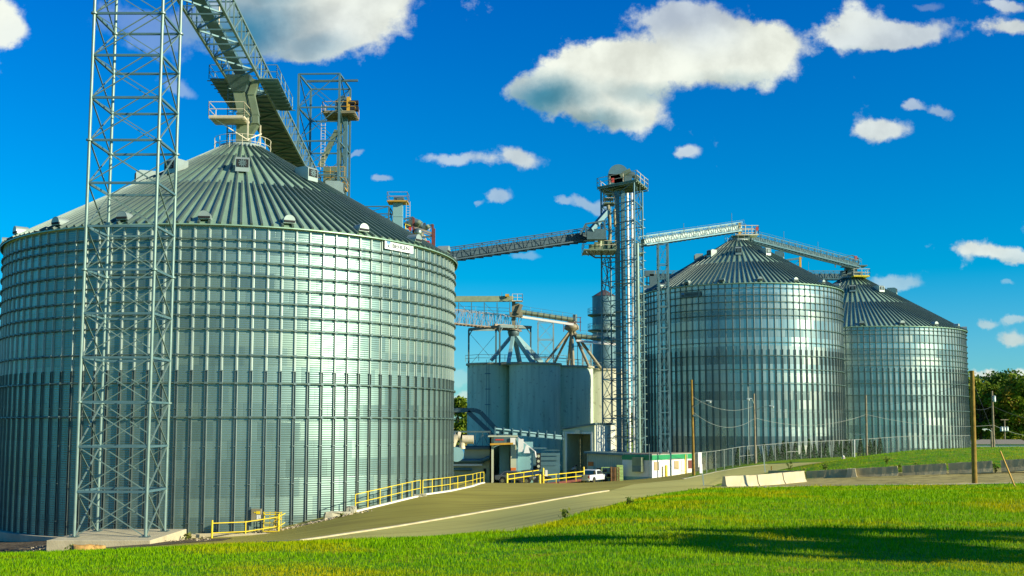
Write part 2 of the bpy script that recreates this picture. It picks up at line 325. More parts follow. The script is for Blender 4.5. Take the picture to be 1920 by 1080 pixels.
def bank(x0, x1):
    """clouds between two bearings, as one background closure"""
    nz = g.n('ShaderNodeTexNoise'); nz.inputs['Scale'].default_value = 17; nz.inputs['Detail'].default_value = 9; nz.inputs['Roughness'].default_value = .62
    nt.links.new(cv.outputs[0], nz.inputs[0])
    nb = g.n('ShaderNodeTexNoise'); nb.inputs['Scale'].default_value = 17; nb.inputs['Detail'].default_value = 5; nb.inputs['Roughness'].default_value = .5
    nt.links.new(g.v('ADD', cv.outputs[0], (.5, .3, 1.)), nb.inputs[0])
    nh = g.n('ShaderNodeTexNoise'); nh.inputs['Scale'].default_value = 60; nh.inputs['Detail'].default_value = 6; nh.inputs['Roughness'].default_value = .6; nt.links.new(cv.outputs[0], nh.inputs[0])
    wob = g.n('ShaderNodeVectorMath', operation='SCALE'); nt.links.new(g.v('SUBTRACT', nz.outputs['Color'], (.5, .5, .5)), wob.inputs[0]); wob.inputs[3].default_value = .034
    pw = g.v('ADD', cv.outputs[0], wob.outputs[0]); sg = so_ = None; shd = None
    amp = g.m('ADD', g.m('MULTIPLY', g.m('SUBTRACT', nz.outputs[0], .5), 1.7), g.m('MULTIPLY', g.m('SUBTRACT', nh.outputs[0], .5), .7))
    for x, y, rx, ry, ti, op in CL:
        if x+rx*1.8 < x0 or x-rx*1.8 > x1: continue
        c = gno(x, y); mp = g.n('ShaderNodeMapping', vector_type='TEXTURE'); nt.links.new(pw, mp.inputs[0])
        mp.inputs['Location'].default_value = (c[0], c[1], 0); mp.inputs['Rotation'].default_value = (0, 0, R_(-ti)); mp.inputs['Scale'].default_value = (rx/2028, ry/2028, 1)
        e = g.m('EXPONENT', g.m('MULTIPLY', g.v('DOT_PRODUCT', mp.outputs[0], mp.outputs[0]), -1.05))
        sg = e if sg is None else g.m('ADD', sg, e); eo = g.m('MULTIPLY', e, op); so_ = eo if so_ is None else g.m('ADD', so_, eo)
    cov = g.m('MULTIPLY', g.mr(g.m('ADD', g.m('MINIMUM', sg, 1.25), amp), .30, .80), g.m('DIVIDE', so_, g.m('MAXIMUM', sg, .001)))
    for x, y, rx, ry, op in SH:
        if x+rx*1.5 < x0 or x-rx*1.5 > x1: continue
        c = gno(x, y); q = g.v('DIVIDE', g.v('SUBTRACT', pw, (c[0], c[1], 0)), (rx/2028, ry/2028, 1))
        e = g.mr(g.v('LENGTH', q), 1.35, .1, 0., op); shd = e if shd is None else g.m('MAXIMUM', shd, e)
    k = 1./STR/1.52
    ccol = g.mix(shd, (.86*k, .90*k, .80*k, 1), (.075*k, .27*k, .36*k, 1)) if shd else (.80*k, .86*k, .80*k, 1)
    cb = g.mr(g.m('ADD', nb.outputs[0], g.m('MULTIPLY', g.m('SUBTRACT', nz.outputs[0], .5), .5)), .28, .66, .80, 1.10)
    ccs = g.n('ShaderNodeVectorMath', operation='SCALE'); g.put(ccs.inputs[0], ccol) if shd else g.put(ccs.inputs[0], ccol[:3]); nt.links.new(cb, ccs.inputs[3])
    b = g.n('ShaderNodeBackground'); b.inputs[1].default_value = STR
    nt.links.new(g.mix(cov, skc, ccs.outputs[0]), b.inputs[0]); return b.outputs[0]
out = bg.outputs[0]; cuts = [(-400, 420), (420, 770), (770, 1000), (1000, 1260), (1260, 1520), (1520, 1780), (1780, 2200)]
up = g.m('MULTIPLY', g.m('GREATER_THAN', sep.outputs[2], 0.), g.m('GREATER_THAN', sep.outputs[1], .3))
for a, b in cuts:
    ins = g.m('MULTIPLY', g.m('GREATER_THAN', px, (a-960)/2028), g.m('LESS_THAN', px, (b-960)/2028+1e-6))
    ins = g.m('MULTIPLY', g.m('MULTIPLY', ins, up), g.m('LESS_THAN', pz, .52))
    mx = g.n('ShaderNodeMixShader'); g.put(mx.inputs[0], ins); nt.links.new(out, mx.inputs[1]); nt.links.new(bank(a, b), mx.inputs[2]); out = mx.outputs[0]
nt.links.new(out, nt.nodes['World Output'].inputs[0])
w.cycles.sampling_method = 'MANUAL'; w.cycles.sample_map_resolution = 512
sl = bpy.data.lights.new('sun', 'SUN'); sl.energy = 5.0; sl.angle = R_(.53); sl.color = (1, .90, .66)
so = bpy.data.objects.new('sun', sl); COL.objects.link(so)
sd = Vector((math.sin(SUNB)*math.cos(SUNE), math.cos(SUNB)*math.cos(SUNE), math.sin(SUNE)))
so.rotation_euler = sd.to_track_quat('Z', 'Y').to_euler()
sc.view_settings.view_transform = 'Standard'; sc.view_settings.look = 'None'; sc.view_settings.exposure = .6; sc.view_settings.gamma = 1
sc.render.resolution_x = 1024; sc.render.resolution_y = 576; sc.render.engine = 'CYCLES'
# ------------------------------------------------------------------ ground
def gridmesh(name, X, Y, Zf, m, kind, off=0.):
    nx, ny = X.shape; Zz = Zf(X, Y)+off
    v = np.stack([X, Y, Zz], -1).reshape(-1, 3)
    idx = np.arange(nx*ny).reshape(nx, ny)
    f = np.stack([idx[:-1, :-1], idx[1:, :-1], idx[1:, 1:], idx[:-1, 1:]], -1).reshape(-1, 4)
    me = bpy.data.meshes.new(name); me.from_pydata(v.tolist(), [], f.tolist()); me.materials.append(m)
    me.polygons.foreach_set('use_smooth', [True]*len(f)); me.update()
    o = bpy.data.objects.new(name, me); COL.objects.link(o); o['kind'] = kind; return o
def groundmat(name, c1, c2, c3, s1, s2, bump, rough=.9, bs=25., spec=.15, streak=None):
    m = bpy.data.materials.new(name); m.use_nodes = True; nt = m.node_tree; g = NG(nt); b = nt.nodes['Principled BSDF']
    tc = g.n('ShaderNodeTexCoord')
    a = g.n('ShaderNodeTexNoise'); a.inputs['Scale'].default_value = s1; a.inputs['Detail'].default_value = 6; nt.links.new(tc.outputs['Object'], a.inputs[0])
    vec = tc.outputs['Object']
    if streak:
        mp = g.n('ShaderNodeMapping'); mp.inputs['Rotation'].default_value = (0, 0, streak[0]); mp.inputs['Scale'].default_value = (streak[1], streak[2], 1); nt.links.new(vec, mp.inputs[0]); vec = mp.outputs[0]
    d = g.n('ShaderNodeTexNoise'); d.inputs['Scale'].default_value = s2; d.inputs['Detail'].default_value = 8; nt.links.new(vec, d.inputs[0])
    c = g.mix(g.mr(a.outputs[0], .35, .65), (*c1, 1), (*c2, 1)); c = g.mix(g.mr(d.outputs[0], .48, .66), c, (*c3, 1))
    nt.links.new(c, b.inputs['Base Color']); b.inputs['Roughness'].default_value = rough; b.inputs['Specular IOR Level'].default_value = spec
    if streak:
        vo = g.n('ShaderNodeTexVoronoi', feature='DISTANCE_TO_EDGE'); vo.inputs['Scale'].default_value = .16
        wv = g.n('ShaderNodeTexNoise'); wv.inputs['Scale'].default_value = .6; wv.inputs['Detail'].default_value = 5; nt.links.new(tc.outputs['Object'], wv.inputs[0])
        sc2 = g.n('ShaderNodeVectorMath', operation='SCALE'); nt.links.new(wv.outputs['Color'], sc2.inputs[0]); sc2.inputs[3].default_value = 3.5
        nt.links.new(g.v('ADD', tc.outputs['Object'], sc2.outputs[0]), vo.inputs['Vector'])
        crk = g.mr(vo.outputs['Distance'], .012, .0, 0., .55); c = g.mix(crk, c, (c1[0]*.3, c1[1]*.3, c1[2]*.4, 1))
        st = g.n('ShaderNodeTexNoise'); st.inputs['Scale'].default_value = .33; st.inputs['Detail'].default_value = 9; st.inputs['Roughness'].default_value = .7; nt.links.new(tc.outputs['Object'], st.inputs[0])
        c = g.mix(g.mr(st.outputs[0], .56, .72, 0., .6), c, (c1[0]*.55, c1[1]*.52, c1[2]*.6, 1)); c = g.mix(g.mr(st.outputs[0], .42, .30, 0., .5), c, (c1[0]*1.5, c1[1]*1.45, c1[2]*1.5, 1))
    e = g.n('ShaderNodeTexNoise'); e.inputs['Scale'].default_value = bs; e.inputs['Detail'].default_value = 6; nt.links.new(tc.outputs['Object'], e.inputs[0])
    bm = g.n('ShaderNodeBump'); bm.inputs['Strength'].default_value = bump; bm.inputs['Distance'].default_value = .06
    nt.links.new(e.outputs[0], bm.inputs['Height']); nt.links.new(bm.outputs[0], b.inputs['Normal'])
    return m
M_['turf'] = groundmat('turf', (.07, .22, .004), (.16, .30, .005), (.30, .30, .01), .25, 1.2, .9, bs=9)
M_['asphalt'] = groundmat('dark_asphalt', (.30, .265, .05), (.36, .32, .065), (.24, .205, .042), .12, .7, .35, bs=14, streak=(.75, .15, 1.6))
M_['roadm'] = groundmat('worn_road', (.52, .48, .13), (.58, .54, .155), (.43, .39, .105), .1, .6, .25, bs=16, streak=(.8, .12, 1.4))
M_['gravel'] = groundmat('gravel_lane', (.36, .31, .10), (.48, .41, .14), (.25, .21, .075), .4, 1.5, .6, bs=18)
M_['dirt'] = groundmat('bare_dirt', (.075, .058, .034), (.13, .10, .058), (.20, .16, .095), .8, 2.5, .9, bs=7)
xs = np.concatenate([np.linspace(-2600, -160, 14), np.arange(-140, 171, 1.5), np.linspace(190, 2600, 14)])
ys = np.concatenate([np.linspace(-300, -10, 8), np.arange(-8, 3, 1.5), np.arange(3, 130, 1.0), np.arange(130, 300, 3.), np.linspace(310, 4000, 14)])
X, Y = np.meshgrid(xs, ys, indexing='ij')
gridmesh('ground', X, Y, Hn, M_['turf'], 'structure')
def strip(name, A, B, nt_, ns_, off, m, kind='structure'):
    def res(P, n):
        P = np.array([[p[0], p[1]] for p in P], float); d = np.r_[0, np.cumsum(np.hypot(*np.diff(P, axis=0).T))]
        t = np.linspace(0, d[-1], n); return np.stack([np.interp(t, d, P[:, 0]), np.interp(t, d, P[:, 1])], -1)
    a, b = res(A, nt_), res(B, nt_); s = np.linspace(0, 1, ns_)[None, :, None]
    P = a[:, None]*(1-s)+b[:, None]*s
    return gridmesh(name, P[..., 0], P[..., 1], Hn, M_[m], kind, off)
e_grass = [(-60, 34), onG(-200, 36), onG(300, 36), onG(700, 36), onG(880, 37), hit(960, 999), hit(1010, 988), hit(1080, 967), hit(1140, 950), hit(1200, 935), hit(1262, 924), hit(1330, 916)]
e_curb = [(-60, 41), onG(-200, 45), onG(300, 47), onG(500, 48), hit(560, 1016, 40), hit(700, 996, 40), hit(800, 980, 40), hit(905, 962, 40), hit(1000, 946, 40), hit(1080, 932), hit(1140, 922)]
strip('road', e_grass[:-3]+[e_grass[-3]], e_curb, 150, 10, .03, 'roadm')
e_far = [hit(1140, 922), hit(1190, 908), hit(1240, 903), hit(1280, 899), hit(1313, 892), hit(1345, 885), hit(1392, 877), hit(1440, 871), hit(1500, 868), hit(1560, 865), onG(1640, 118), onG(1900, 128), onG(2300, 150)]
e_near = [hit(1200, 935), hit(1262, 924), hit(1330, 916), hit(1345, 909), hit(1380, 899), hit(1420, 891), hit(1455, 883), hit(1500, 874), hit(1535, 869), onG(1570, 108), onG(1640, 110), onG(1900, 120), onG(2300, 142)]
strip('road_bend', e_near, e_far, 160, 12, .034, 'roadm')
strip('asphalt_yard', e_curb[:-1]+[hit(1140, 922), hit(1190, 908.5), hit(1240, 903.5), hit(1282, 899.5), onG(1300, 122), onG(1296, 170)], [onG(-200, 200), onG(300, 200), onG(700, 200), onG(1000, 200), onG(1290, 200)], 170, 90, .045, 'asphalt')
l_near = [hit(1330, 916), hit(1420, 914.5), hit(1500, 912.5), hit(1700, 910), hit(1830, 908.5), hit(1920, 907), onG(2200, 60)]
l_far = [onG(1352, 76), onG(1430, 79), onG(1500, 82), onG(1600, 83), onG(1700, 82), onG(1865, 80), onG(1920, 79.5), onG(2200, 78)]
strip('gravel_lane', l_near, l_far, 120, 12, .03, 'gravel')
strip('dirt_edge', [(-60, 44), onG(-200, 46), onG(100, 46), onG(300, 50), onG(420, 55)], [(-60, 70), onG(-200, 75), onG(100, 66), onG(300, 60), onG(440, 59)], 60, 16, .06, 'dirt')
# worn kerb line between dark yard and road, and light shoulder of the lane
def curbline(name, P, wdt, hgt, m, n=80):
    P = np.array([[p[0], p[1]] for p in P], float); d = np.r_[0, np.cumsum(np.hypot(*np.diff(P, axis=0).T))]
    t = np.linspace(0, d[-1], n); q = np.stack([np.interp(t, d, P[:, 0]), np.interp(t, d, P[:, 1])], -1)
    mb = MB(); tn = np.gradient(q, axis=0); tn /= np.hypot(*tn.T)[:, None]; nn = np.stack([-tn[:, 1], tn[:, 0]], -1)
    vs = []
    for i in range(n):
        ww = wdt*(.85+.3*random.random()); a = q[i]-nn[i]*ww/2; b = q[i]+nn[i]*ww/2
        z = H(*q[i]); zb = z+.03; zt = z+.05+hgt
        vs += [(a[0], a[1], zb), (a[0], a[1], zt), (b[0], b[1], zt), (b[0], b[1], zb)]
    fs = []
    for i in range(n-1):
        for k in range(3): fs.append((i*4+k, i*4+k+1, i*4+4+k+1, i*4+4+k))
    mb.add(vs, fs); return mb.build(name, m)
o = curbline('kerb', e_curb[3:], .21, .05, 'concrete'); o['kind'] = 'structure'
o = curbline('lane_edge', l_near[1:], .5, .012, 'concrete'); o['kind'] = 'structure'
o = curbline('verge_edge', e_far[3:9], .22, .02, 'concrete_gy'); o['kind'] = 'structure'
# ------------------------------------------------------------------ grain silos
def silo(label, az, D, R, N, eave_px, neck_px, rings_px, ringx, zbase, seed, ventr, ventoff, rowvar, panvar, corr, eavoff, nev, roofN, nose, zt_px):
    cx, cy = D*math.sin(az), D*math.cos(az)
    toC = math.atan2(-cy, -cx)        # direction silo -> camera (math angle)
    def zface(x, y, rr=R):            # height on the near wall seen at pixel
        u = (x-960)/2028.; a = math.atan(u); b = math.cos(a-az)
        t = D*(b-math.sqrt(max(0, (rr/D)**2-1+b*b))); return S(x, y, t*math.cos(a)).z
    def ang(x):                       # angle round the wall of a pixel column
        a = math.atan((x-960)/2028.); b = math.cos(a-az); t = D*(b-math.sqrt(max(0, (R/D)**2-1+b*b)))
        return math.atan2(t*math.cos(a)-cy, t*math.sin(a)-cx)
    zw = zbase; T = thing('grain_silo', label, 'silo', (cx, cy, zw), 'corrugated steel grain silos')
    ze = zface(*eave_px, R+.15)-zw; zn = S(neck_px[0], neck_px[1], cy).z-zw; rn = 1.55*R/16
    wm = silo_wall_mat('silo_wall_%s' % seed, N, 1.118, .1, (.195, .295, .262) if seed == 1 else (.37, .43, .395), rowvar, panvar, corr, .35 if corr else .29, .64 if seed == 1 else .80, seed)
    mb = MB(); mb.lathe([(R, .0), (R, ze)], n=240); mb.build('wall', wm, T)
    mb = MB(); mb.lathe([(R+.45, -4.), (R+.45, -.0), (R-.3, .004)], n=120, smooth=False); mb.build('foundation', 'concrete_gy', T)
    # roof: conical sheets with standing ribs
    slope = math.atan2(zn-ze, R-rn); re = R+.32; zE = ze-.32*math.tan(slope)+.12; cs = math.cos(slope)
    mb = MB(); rm = rn+(re-rn)*.52
    zz = lambda r: zE+(re-r)*math.tan(slope)
    mb.lathe([(re, zE-.05), (re, zE), (rm, zz(rm)), (rm, zz(rm)+.02), (rn-.2, zz(rn-.2)+.02)], n=roofN*2, smooth=False)
    for i in range(roofN):
        a = 2*math.pi*(i+.5)/roofN; ca, sa = math.cos(a), math.sin(a)
        r1 = rm+.1 if i % 2 else (rn+(re-rn)*.16 if i % 4 == 2 else rn+.05)
        h0 = .075; wd0 = .085; 
        p = Vector((ca*re, sa*re, zz(re)+h0)); q = Vector((ca*r1, sa*r1, zz(r1)+h0+.02))
        tn = Vector((-sa, ca, 0)); up = Vector((ca*math.sin(slope), sa*math.sin(slope), cs)); k = .55 if i % 2 == 0 else .8
        vs = []
        for P, ww in ((p, wd0), (q, wd0*(k if i % 2 else .62))):
            vs += [P-tn*ww-up*.11, P-tn*ww*.7+up*.085, P+tn*ww*.7+up*.085, P+tn*ww-up*.11]
        mb.add(vs, [(0, 1, 2, 3), (7, 6, 5, 4), (0, 4, 5, 1), (1, 5, 6, 2), (2, 6, 7, 3)], 1)
    roof = mb.build('roof', ['galv_roof', 'roofrib'], T)
    mb = MB(); mb.lathe([(rn+.15, zz(rn)-.05), (rn+.15, zz(rn)+.22), (rn-.1, zz(rn)+.28), (.0, zz(rn)+.40)], n=40); mb.build('roof_cap', 'galv_lt', T)
    # eave flashing
    mb = MB(); mb.lathe([(R+.05, ze-.16), (R+.09, ze-.16), (R+.09, ze+.02)], n=200); mb.build('eave_flashing', 'galv_lt', T)
    # wind rings with clamp blocks
    zr = [zface(ringx, y, R+.17)-zw for y in rings_px]
    mb = MB(); n = N*2; tor = []
    rr, tr = R+.17, .042
    vs = []; fs = []
    for i in range(n):
        a = 2*math.pi*i/n
        for k in range(6):
            b = 2*math.pi*k/6; vs.append(((rr+tr*math.cos(b))*math.cos(a), (rr+tr*math.cos(b))*math.sin(a), tr*math.sin(b)))
    for i in range(n):
        for k in range(6): fs.append((i*6+k, ((i+1) % n)*6+k, ((i+1) % n)*6+(k+1) % 6, i*6+(k+1) % 6))
    mb.add(vs, fs, 0, True)
    for i in range(N):
        a = 2*math.pi*(i+.5)/N; mb.box((math.cos(a)*(R+.14), math.sin(a)*(R+.14), .0), (.16, .17, .13), rz=a, mi=1)
    r0 = mb.build('wind_ring', ['ringm', 'steel_dk'], T, (0, 0, zr[0]))
    for z in zr[1:]: dup(r0, T, (0, 0, z))
    # vertical stiffeners: thin upper run, heavier lower run
    zt = zface(ringx, zt_px)-zw
    mb = MB()
    def hat(z0, z1, w0, d0, mi):
        pr = [(0, -w0/2-.035), (.012, -w0/2), (d0, -w0/2+.02), (d0, w0/2-.02), (.012, w0/2), (0, w0/2+.035)]
        vs = [(R+x, y, z) for z in (z0, z1) for x, y in pr]
        mb.add(vs, [(i, i+1, 7+i, 6+i) for i in range(5)]+[(0, 1, 2, 3, 4, 5), (11, 10, 9, 8, 7, 6)], mi)
    hat(zt, ze-.05, .12, .10, 1)
    hw, hd, th_ = (.078, .10, .02) if seed == 1 else (.10, .13, .022)
    pr = [(0, -hw-.03), (.012, -hw), (hd, -hw), (hd, -hw+th_), (.02, -hw+th_+.006), (.02, hw-th_-.006), (hd, hw-th_), (hd, hw), (.012, hw), (0, hw+.03)]
    vs = [(R+x, y, z) for z in (0., zt) for x, y in pr]; k_ = len(pr)
    mb.add(vs, [(i, i+1, k_+1+i, k_+i) for i in range(k_-1)], 0)
    zq = .9
    while zq < zt: mb.box((R+.10, .0, zq), (.07, .19, .05), mi=0); zq += 2.236
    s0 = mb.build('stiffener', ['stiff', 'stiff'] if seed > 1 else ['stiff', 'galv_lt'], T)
    first = True; cnt = 0
    for i in range(N):
        a = 2*math.pi*(i+.5)/N; d = (a-toC+math.pi) % (2*math.pi)-math.pi
        if abs(d) > R_(104) or cnt >= 99: continue
        cnt += 1
        if first: s0.rotation_euler = (0, 0, a); first = False
        else: dup(s0, T, rz=a)
    # powered roof vents
    mb = MB(); w0, d0 = .95*R/16, 1.35*R/16
    prof = [(d0/2, -.55), (d0/2, .34), (d0*.30, .50), (-d0/2, .52), (-d0/2, .05)]
    mb.prism([(x, -w0/2, z) for x, z in prof], (0, w0, 0)); mb.box((d0/2+.015, 0, .03), (.03, w0*.86, .55), mi=1)
    v0 = mb.build('roof_vent', ['galv_lt', 'blackm'], T)
    mb = MB()
    for k in range(5): mb.box((d0/2+.045, 0, .03), (.02, .55, .07), rot=Matrix.Rotation(k*math.pi/5, 3, 'X'))
    mb.build('fan', 'steel_dk', v0)
    for k in range(9):
        a = toC+R_(ventoff+40*k); loc = (math.cos(a)*ventr, math.sin(a)*ventr, zz(ventr)+.35)
        if k == 0: v0.location = loc; v0.rotation_euler = (0, 0, a)
        else: dup(v0, T, loc, a)
    # eave vents: half-round hoods
    mb = MB(); hr = .36*R/16; n = 12
    pr = [(hr*math.cos(math.pi*i/n), hr*math.sin(math.pi*i/n)) for i in range(n+1)]
    vs = [(x, a*1.0, b) for x in (-.35, .45) for a, b in pr]
    mb.add(vs, [(i, i+1, n+2+i, n+1+i) for i in range(n)], 0, True)
    mb.add([(-.35, a, b) for a, b in pr], [tuple(range(n+1))]); mb.add([(.44, a, b) for a, b in pr], [tuple(range(n+1))], 0)
    mb.box((.1, 0, -.08), (.6, hr*2.1, .16), mi=0); mb.box((.41, 0, -.05), (.1, hr*1.9, .12), mi=1)
    e0 = mb.build('eave_vent', ['galv_lt', 'blackm'], T)
    for k in range(nev):
        a = toC+R_(eavoff+360/nev*k); loc = (math.cos(a)*(re-.55), math.sin(a)*(re-.55), zz(re-.55)+.16)
        if k == 0: e0.location = loc; e0.rotation_euler = (0, 0, a)
        else: dup(e0, T, loc, a)
    # round guardrail at the peak
    mb = MB(); rg = rn+.55; zg = zz(rg)
    for z in (.55, 1.05):
        P = [Vector((math.cos(t)*rg, math.sin(t)*rg, zg+z)) for t in np.linspace(0, 2*math.pi, 33)]; mb.path(P, .02, 5)
    for i in range(14):
        t = 2*math.pi*i/14; mb.tube((math.cos(t)*rg, math.sin(t)*rg, zg-.1), (math.cos(t)*rg, math.sin(t)*rg, zg+1.05), .02, n=5)
    mb.build('guardrail', 'cream' if seed == 1 else 'galv', T)
    return dict(T=T, c=(cx, cy), R=R, toC=toC, zface=zface, ang=ang, ztop=zw+zz(rn), zz=lambda r: zw+zz(r), rn=rn, zw=zw, ze=zw+ze)
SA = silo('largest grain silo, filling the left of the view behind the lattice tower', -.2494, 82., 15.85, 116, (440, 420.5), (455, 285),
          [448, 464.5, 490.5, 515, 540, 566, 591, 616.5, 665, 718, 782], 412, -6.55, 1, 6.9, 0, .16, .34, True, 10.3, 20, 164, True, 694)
SM = silo('middle grain silo, in front of the right-hand one and behind the wooden lamp posts', .2094, 150., 13.4, 97, (1385, 529.8), (1385, 455),
          [539.8, 552.8, 565.7, 578.7, 590.7, 616.7, 641.7, 666.7, 692.6, 719], 1385, -5.8, 2, 5.5, 0, .62, .34, False, 11, 18, 132, False, 655)
SR = silo('rightmost and lowest grain silo, rising behind the grass mound', .3084, 185., 16.9, 124, (1700, 610.6), (1598, 524),
          [618.5, 626.5, 641.6, 653.3, 663.4, 674.5, 685, 696.6, 718.6, 740.6, 770.4], 1700, -4.4, 3, 6.2, 0, .55, .30, False, 4, 18, 150, False, 690)
# ------------------------------------------------------------------ signs on silos
def textmesh(s, size, bold=.0):
    cu = bpy.data.curves.new('lettering', 'FONT'); cu.body = s; cu.size = size; cu.extrude = .006; cu.offset = bold
    cu.align_x = 'LEFT'; cu.align_y = 'BOTTOM'
    o = bpy.data.objects.new('lettering', cu); COL.objects.link(o); bpy.context.view_layer.update()
    me = bpy.data.meshes.new_from_object(o.evaluated_get(bpy.context.evaluated_depsgraph_get())); COL.objects.unlink(o); bpy.data.objects.remove(o)
    return me
def silo_sign(si, x0, x1, ztop, hgt, label, board, letters):
    a0, a1 = si['ang'](x0), si['ang'](x1); r = si['R']+.215
    p = Vector((si['c'][0]+r*math.cos(a0), si['c'][1]+r*math.sin(a0), ztop-hgt)); q = Vector((si['c'][0]+r*math.cos(a1), si['c'][1]+r*math.sin(a1), ztop-hgt))
    L = (q-p).length; rz = math.atan2(q.y-p.y, q.x-p.x)
    t = thing('company_sign', label, 'sign', p, 'company signs on silos', rz)
    MB().box((L/2, 0, hgt/2), (L, .03, hgt)).build('board', board, t)
    me = textmesh('BEHLEN', 1., .022)
    vs = np.array([v.co for v in me.vertices]); mn, mx = vs.min(0), vs.max(0)
    tw, th = L*.60, hgt*.46
    for v in me.vertices:
        v.co = (L*.26+(v.co.x-mn[0])/(mx[0]-mn[0])*tw, -.02-(v.co.z)*1., hgt*.25+(v.co.y-mn[1])/(mx[1]-mn[1])*th)
    me.materials.append(M_[letters]); o = bpy.data.objects.new('lettering', me); COL.objects.link(o); o.parent = t
    h = hgt; mb = MB()
    mb.box((L*.075, -.022, h*.74), (L*.03, .014, h*.26)); mb.box((L*.145, -.022, h*.80), (L*.085, .014, h*.13)); mb.box((L*.145, -.022, h*.62), (L*.085, .014, h*.11))
    cxx, cz = L*.125, h*.34
    for sx in (-1, 1):
        mb.bar((cxx, -.022, cz), (cxx+sx*L*.062, -.022, cz+h*.17), .014, h*.055, 1); mb.bar((cxx, -.022, cz), (cxx+sx*L*.045, -.022, cz-h*.22), .014, h*.07, 1)
    mb.box((cxx, -.024, cz), (L*.045, .014, h*.14), mi=1); mb.tube((cxx, -.015, cz+h*.14), (cxx, -.03, cz+h*.14), h*.05, n=10, mi=1)
    mb.build('emblem', ['signb', letters], t)
    return t
silo_sign(SA, 713.5, 767, SA['zface'](714, 450.5), .56, 'white sign board with dark letters under the eave of the largest silo', 'signw', 'ink')
mat('dark_sign_board', (.10, .16, .16), .5); M_['signdk'] = MATS['dark_sign_board']
silo_sign(SM, 1281, 1319, SM['zface'](1300, 547.5), .62, 'small dark sign board with a blue emblem under the eave of the middle silo', 'signdk', 'ink')
# ------------------------------------------------------------------ helpers for structures
def lattice(root, C0, C1, n, leg=.1, strut=.05, brace=.035, m='tower', X=True, fine=False, legs=True, round_=True, skip=()):
    """C0, C1: four lower and four upper corners. legs, horizontals and X braces between them"""
    C0 = [Vector(c) for c in C0]; C1 = [Vector(c) for c in C1]
    inv = root.matrix_basis.inverted() if root else Matrix()
    W = lambda v: inv @ v
    if legs:
        for a, b in zip(C0, C1):
            mb = MB(); (mb.tube(W(a), W(b), leg, n=8) if round_ else mb.bar(W(a), W(b), leg*2)); mb.build('leg', m, root)
    P = lambda i, k: C0[i].lerp(C1[i], k/n)
    allb = MB(); 
    for k in range(n+1):
        for i in range(4):
            if i in skip: continue
            j = (i+1) % 4
            if k > 0 or not fine:
                mb = MB() if fine else allb
                mb.bar(W(P(i, k)), W(P(j, k)), strut*2)
                if fine: mb.build('strut', 'steel_bl', root)  # struts in darker steel than the legs, colouring in their shaded undersides
            if k < n:
                mb = MB() if fine else allb
                mb.bar(W(P(i, k)), W(P(j, k+1)), brace*2, brace*1.2)
                if X: mb.bar(W(P(j, k))+Vector((.0, .03, 0)), W(P(i, k+1))+Vector((.0, .03, 0)), brace*2, brace*1.2)
                if fine: mb.build('cross_brace', m, root)
    if not fine: allb.build('bracing', m, root)
def railing(mb, P, h=1.07, r=.03, posts=True, mi=0, step=1.6, mid=True):
    P = [Vector(p) for p in P]
    for a, b in zip(P, P[1:]):
        mb.tube(a+Vector((0, 0, h)), b+Vector((0, 0, h)), r, n=5, mi=mi)
        if mid: mb.tube(a+Vector((0, 0, h*.5)), b+Vector((0, 0, h*.5)), r, n=5, mi=mi)
        if posts:
            k = max(1, int((b-a).length/step))
            for i in range(k+1): q = a.lerp(b, i/k); mb.tube(q, q+Vector((0, 0, h)), r, n=5, mi=mi)
def frame(p, q):                      # unit axes of a member from p to q: along, side, up
    t = (q-p).normalized(); s = t.cross(Vector((0, 0, 1))).normalized(); return t, s, s.cross(t)
# ------------------------------------------------------------------ big lattice tower and pad
zp = S(280, 1007, 54).z
T = thing('lattice_tower', 'tall lattice steel tower standing on a concrete pad at the left', 'tower', (-19.8, 55.4, zp))
x0, x1, y0, y1 = -21.65, -18.12, 53.95, 56.9
c0 = [(x0, y0, zp), (x1, y0, zp), (x1, y1, zp), (x0, y1, zp)]
lean = 0.0
nl = 14; c1 = [(a+.10, b, zp+nl*2.225) for a, b, _ in c0]
lattice(T, c0, c1, nl, .085, .055, .033, 'tower', fine=True)
for a, b, _ in c0:
    mb = MB(); mb.box((a+19.8, b-55.4, .02), (.42, .42, .04)); [mb.tube((a+19.8+i*.15, b-55.4+j*.15, .04), (a+19.8+i*.15, b-55.4+j*.15, .11), .02, n=6) for i in (-1, 1) for j in (-1, 1)]
    mb.build('base_plate', 'steel_dk', T)
for k in (3, 6, 9, 12):
    for a, b in zip(c0, c1): q = Vector(a).lerp(Vector(b), k/nl)-Vector((-19.8, 55.4, zp)); MB().tube(q-Vector((0, 0, .04)), q+Vector((0, 0, .04)), .17, n=10).build('leg_flange', 'tower', T)
mb = MB(); mb.box((0, 0, -.75), (5.0, 5.8, 1.5)); t = mb.build('concrete_pad', 'concrete', None, (-19.95, 55.35, zp-.001), bevel=.03)
t.location = ((-22.35-17.42)/2, (52.55+58.2)/2, zp-.004)
tag(t, 'raised square concrete pad under the lattice tower', 'concrete pad')
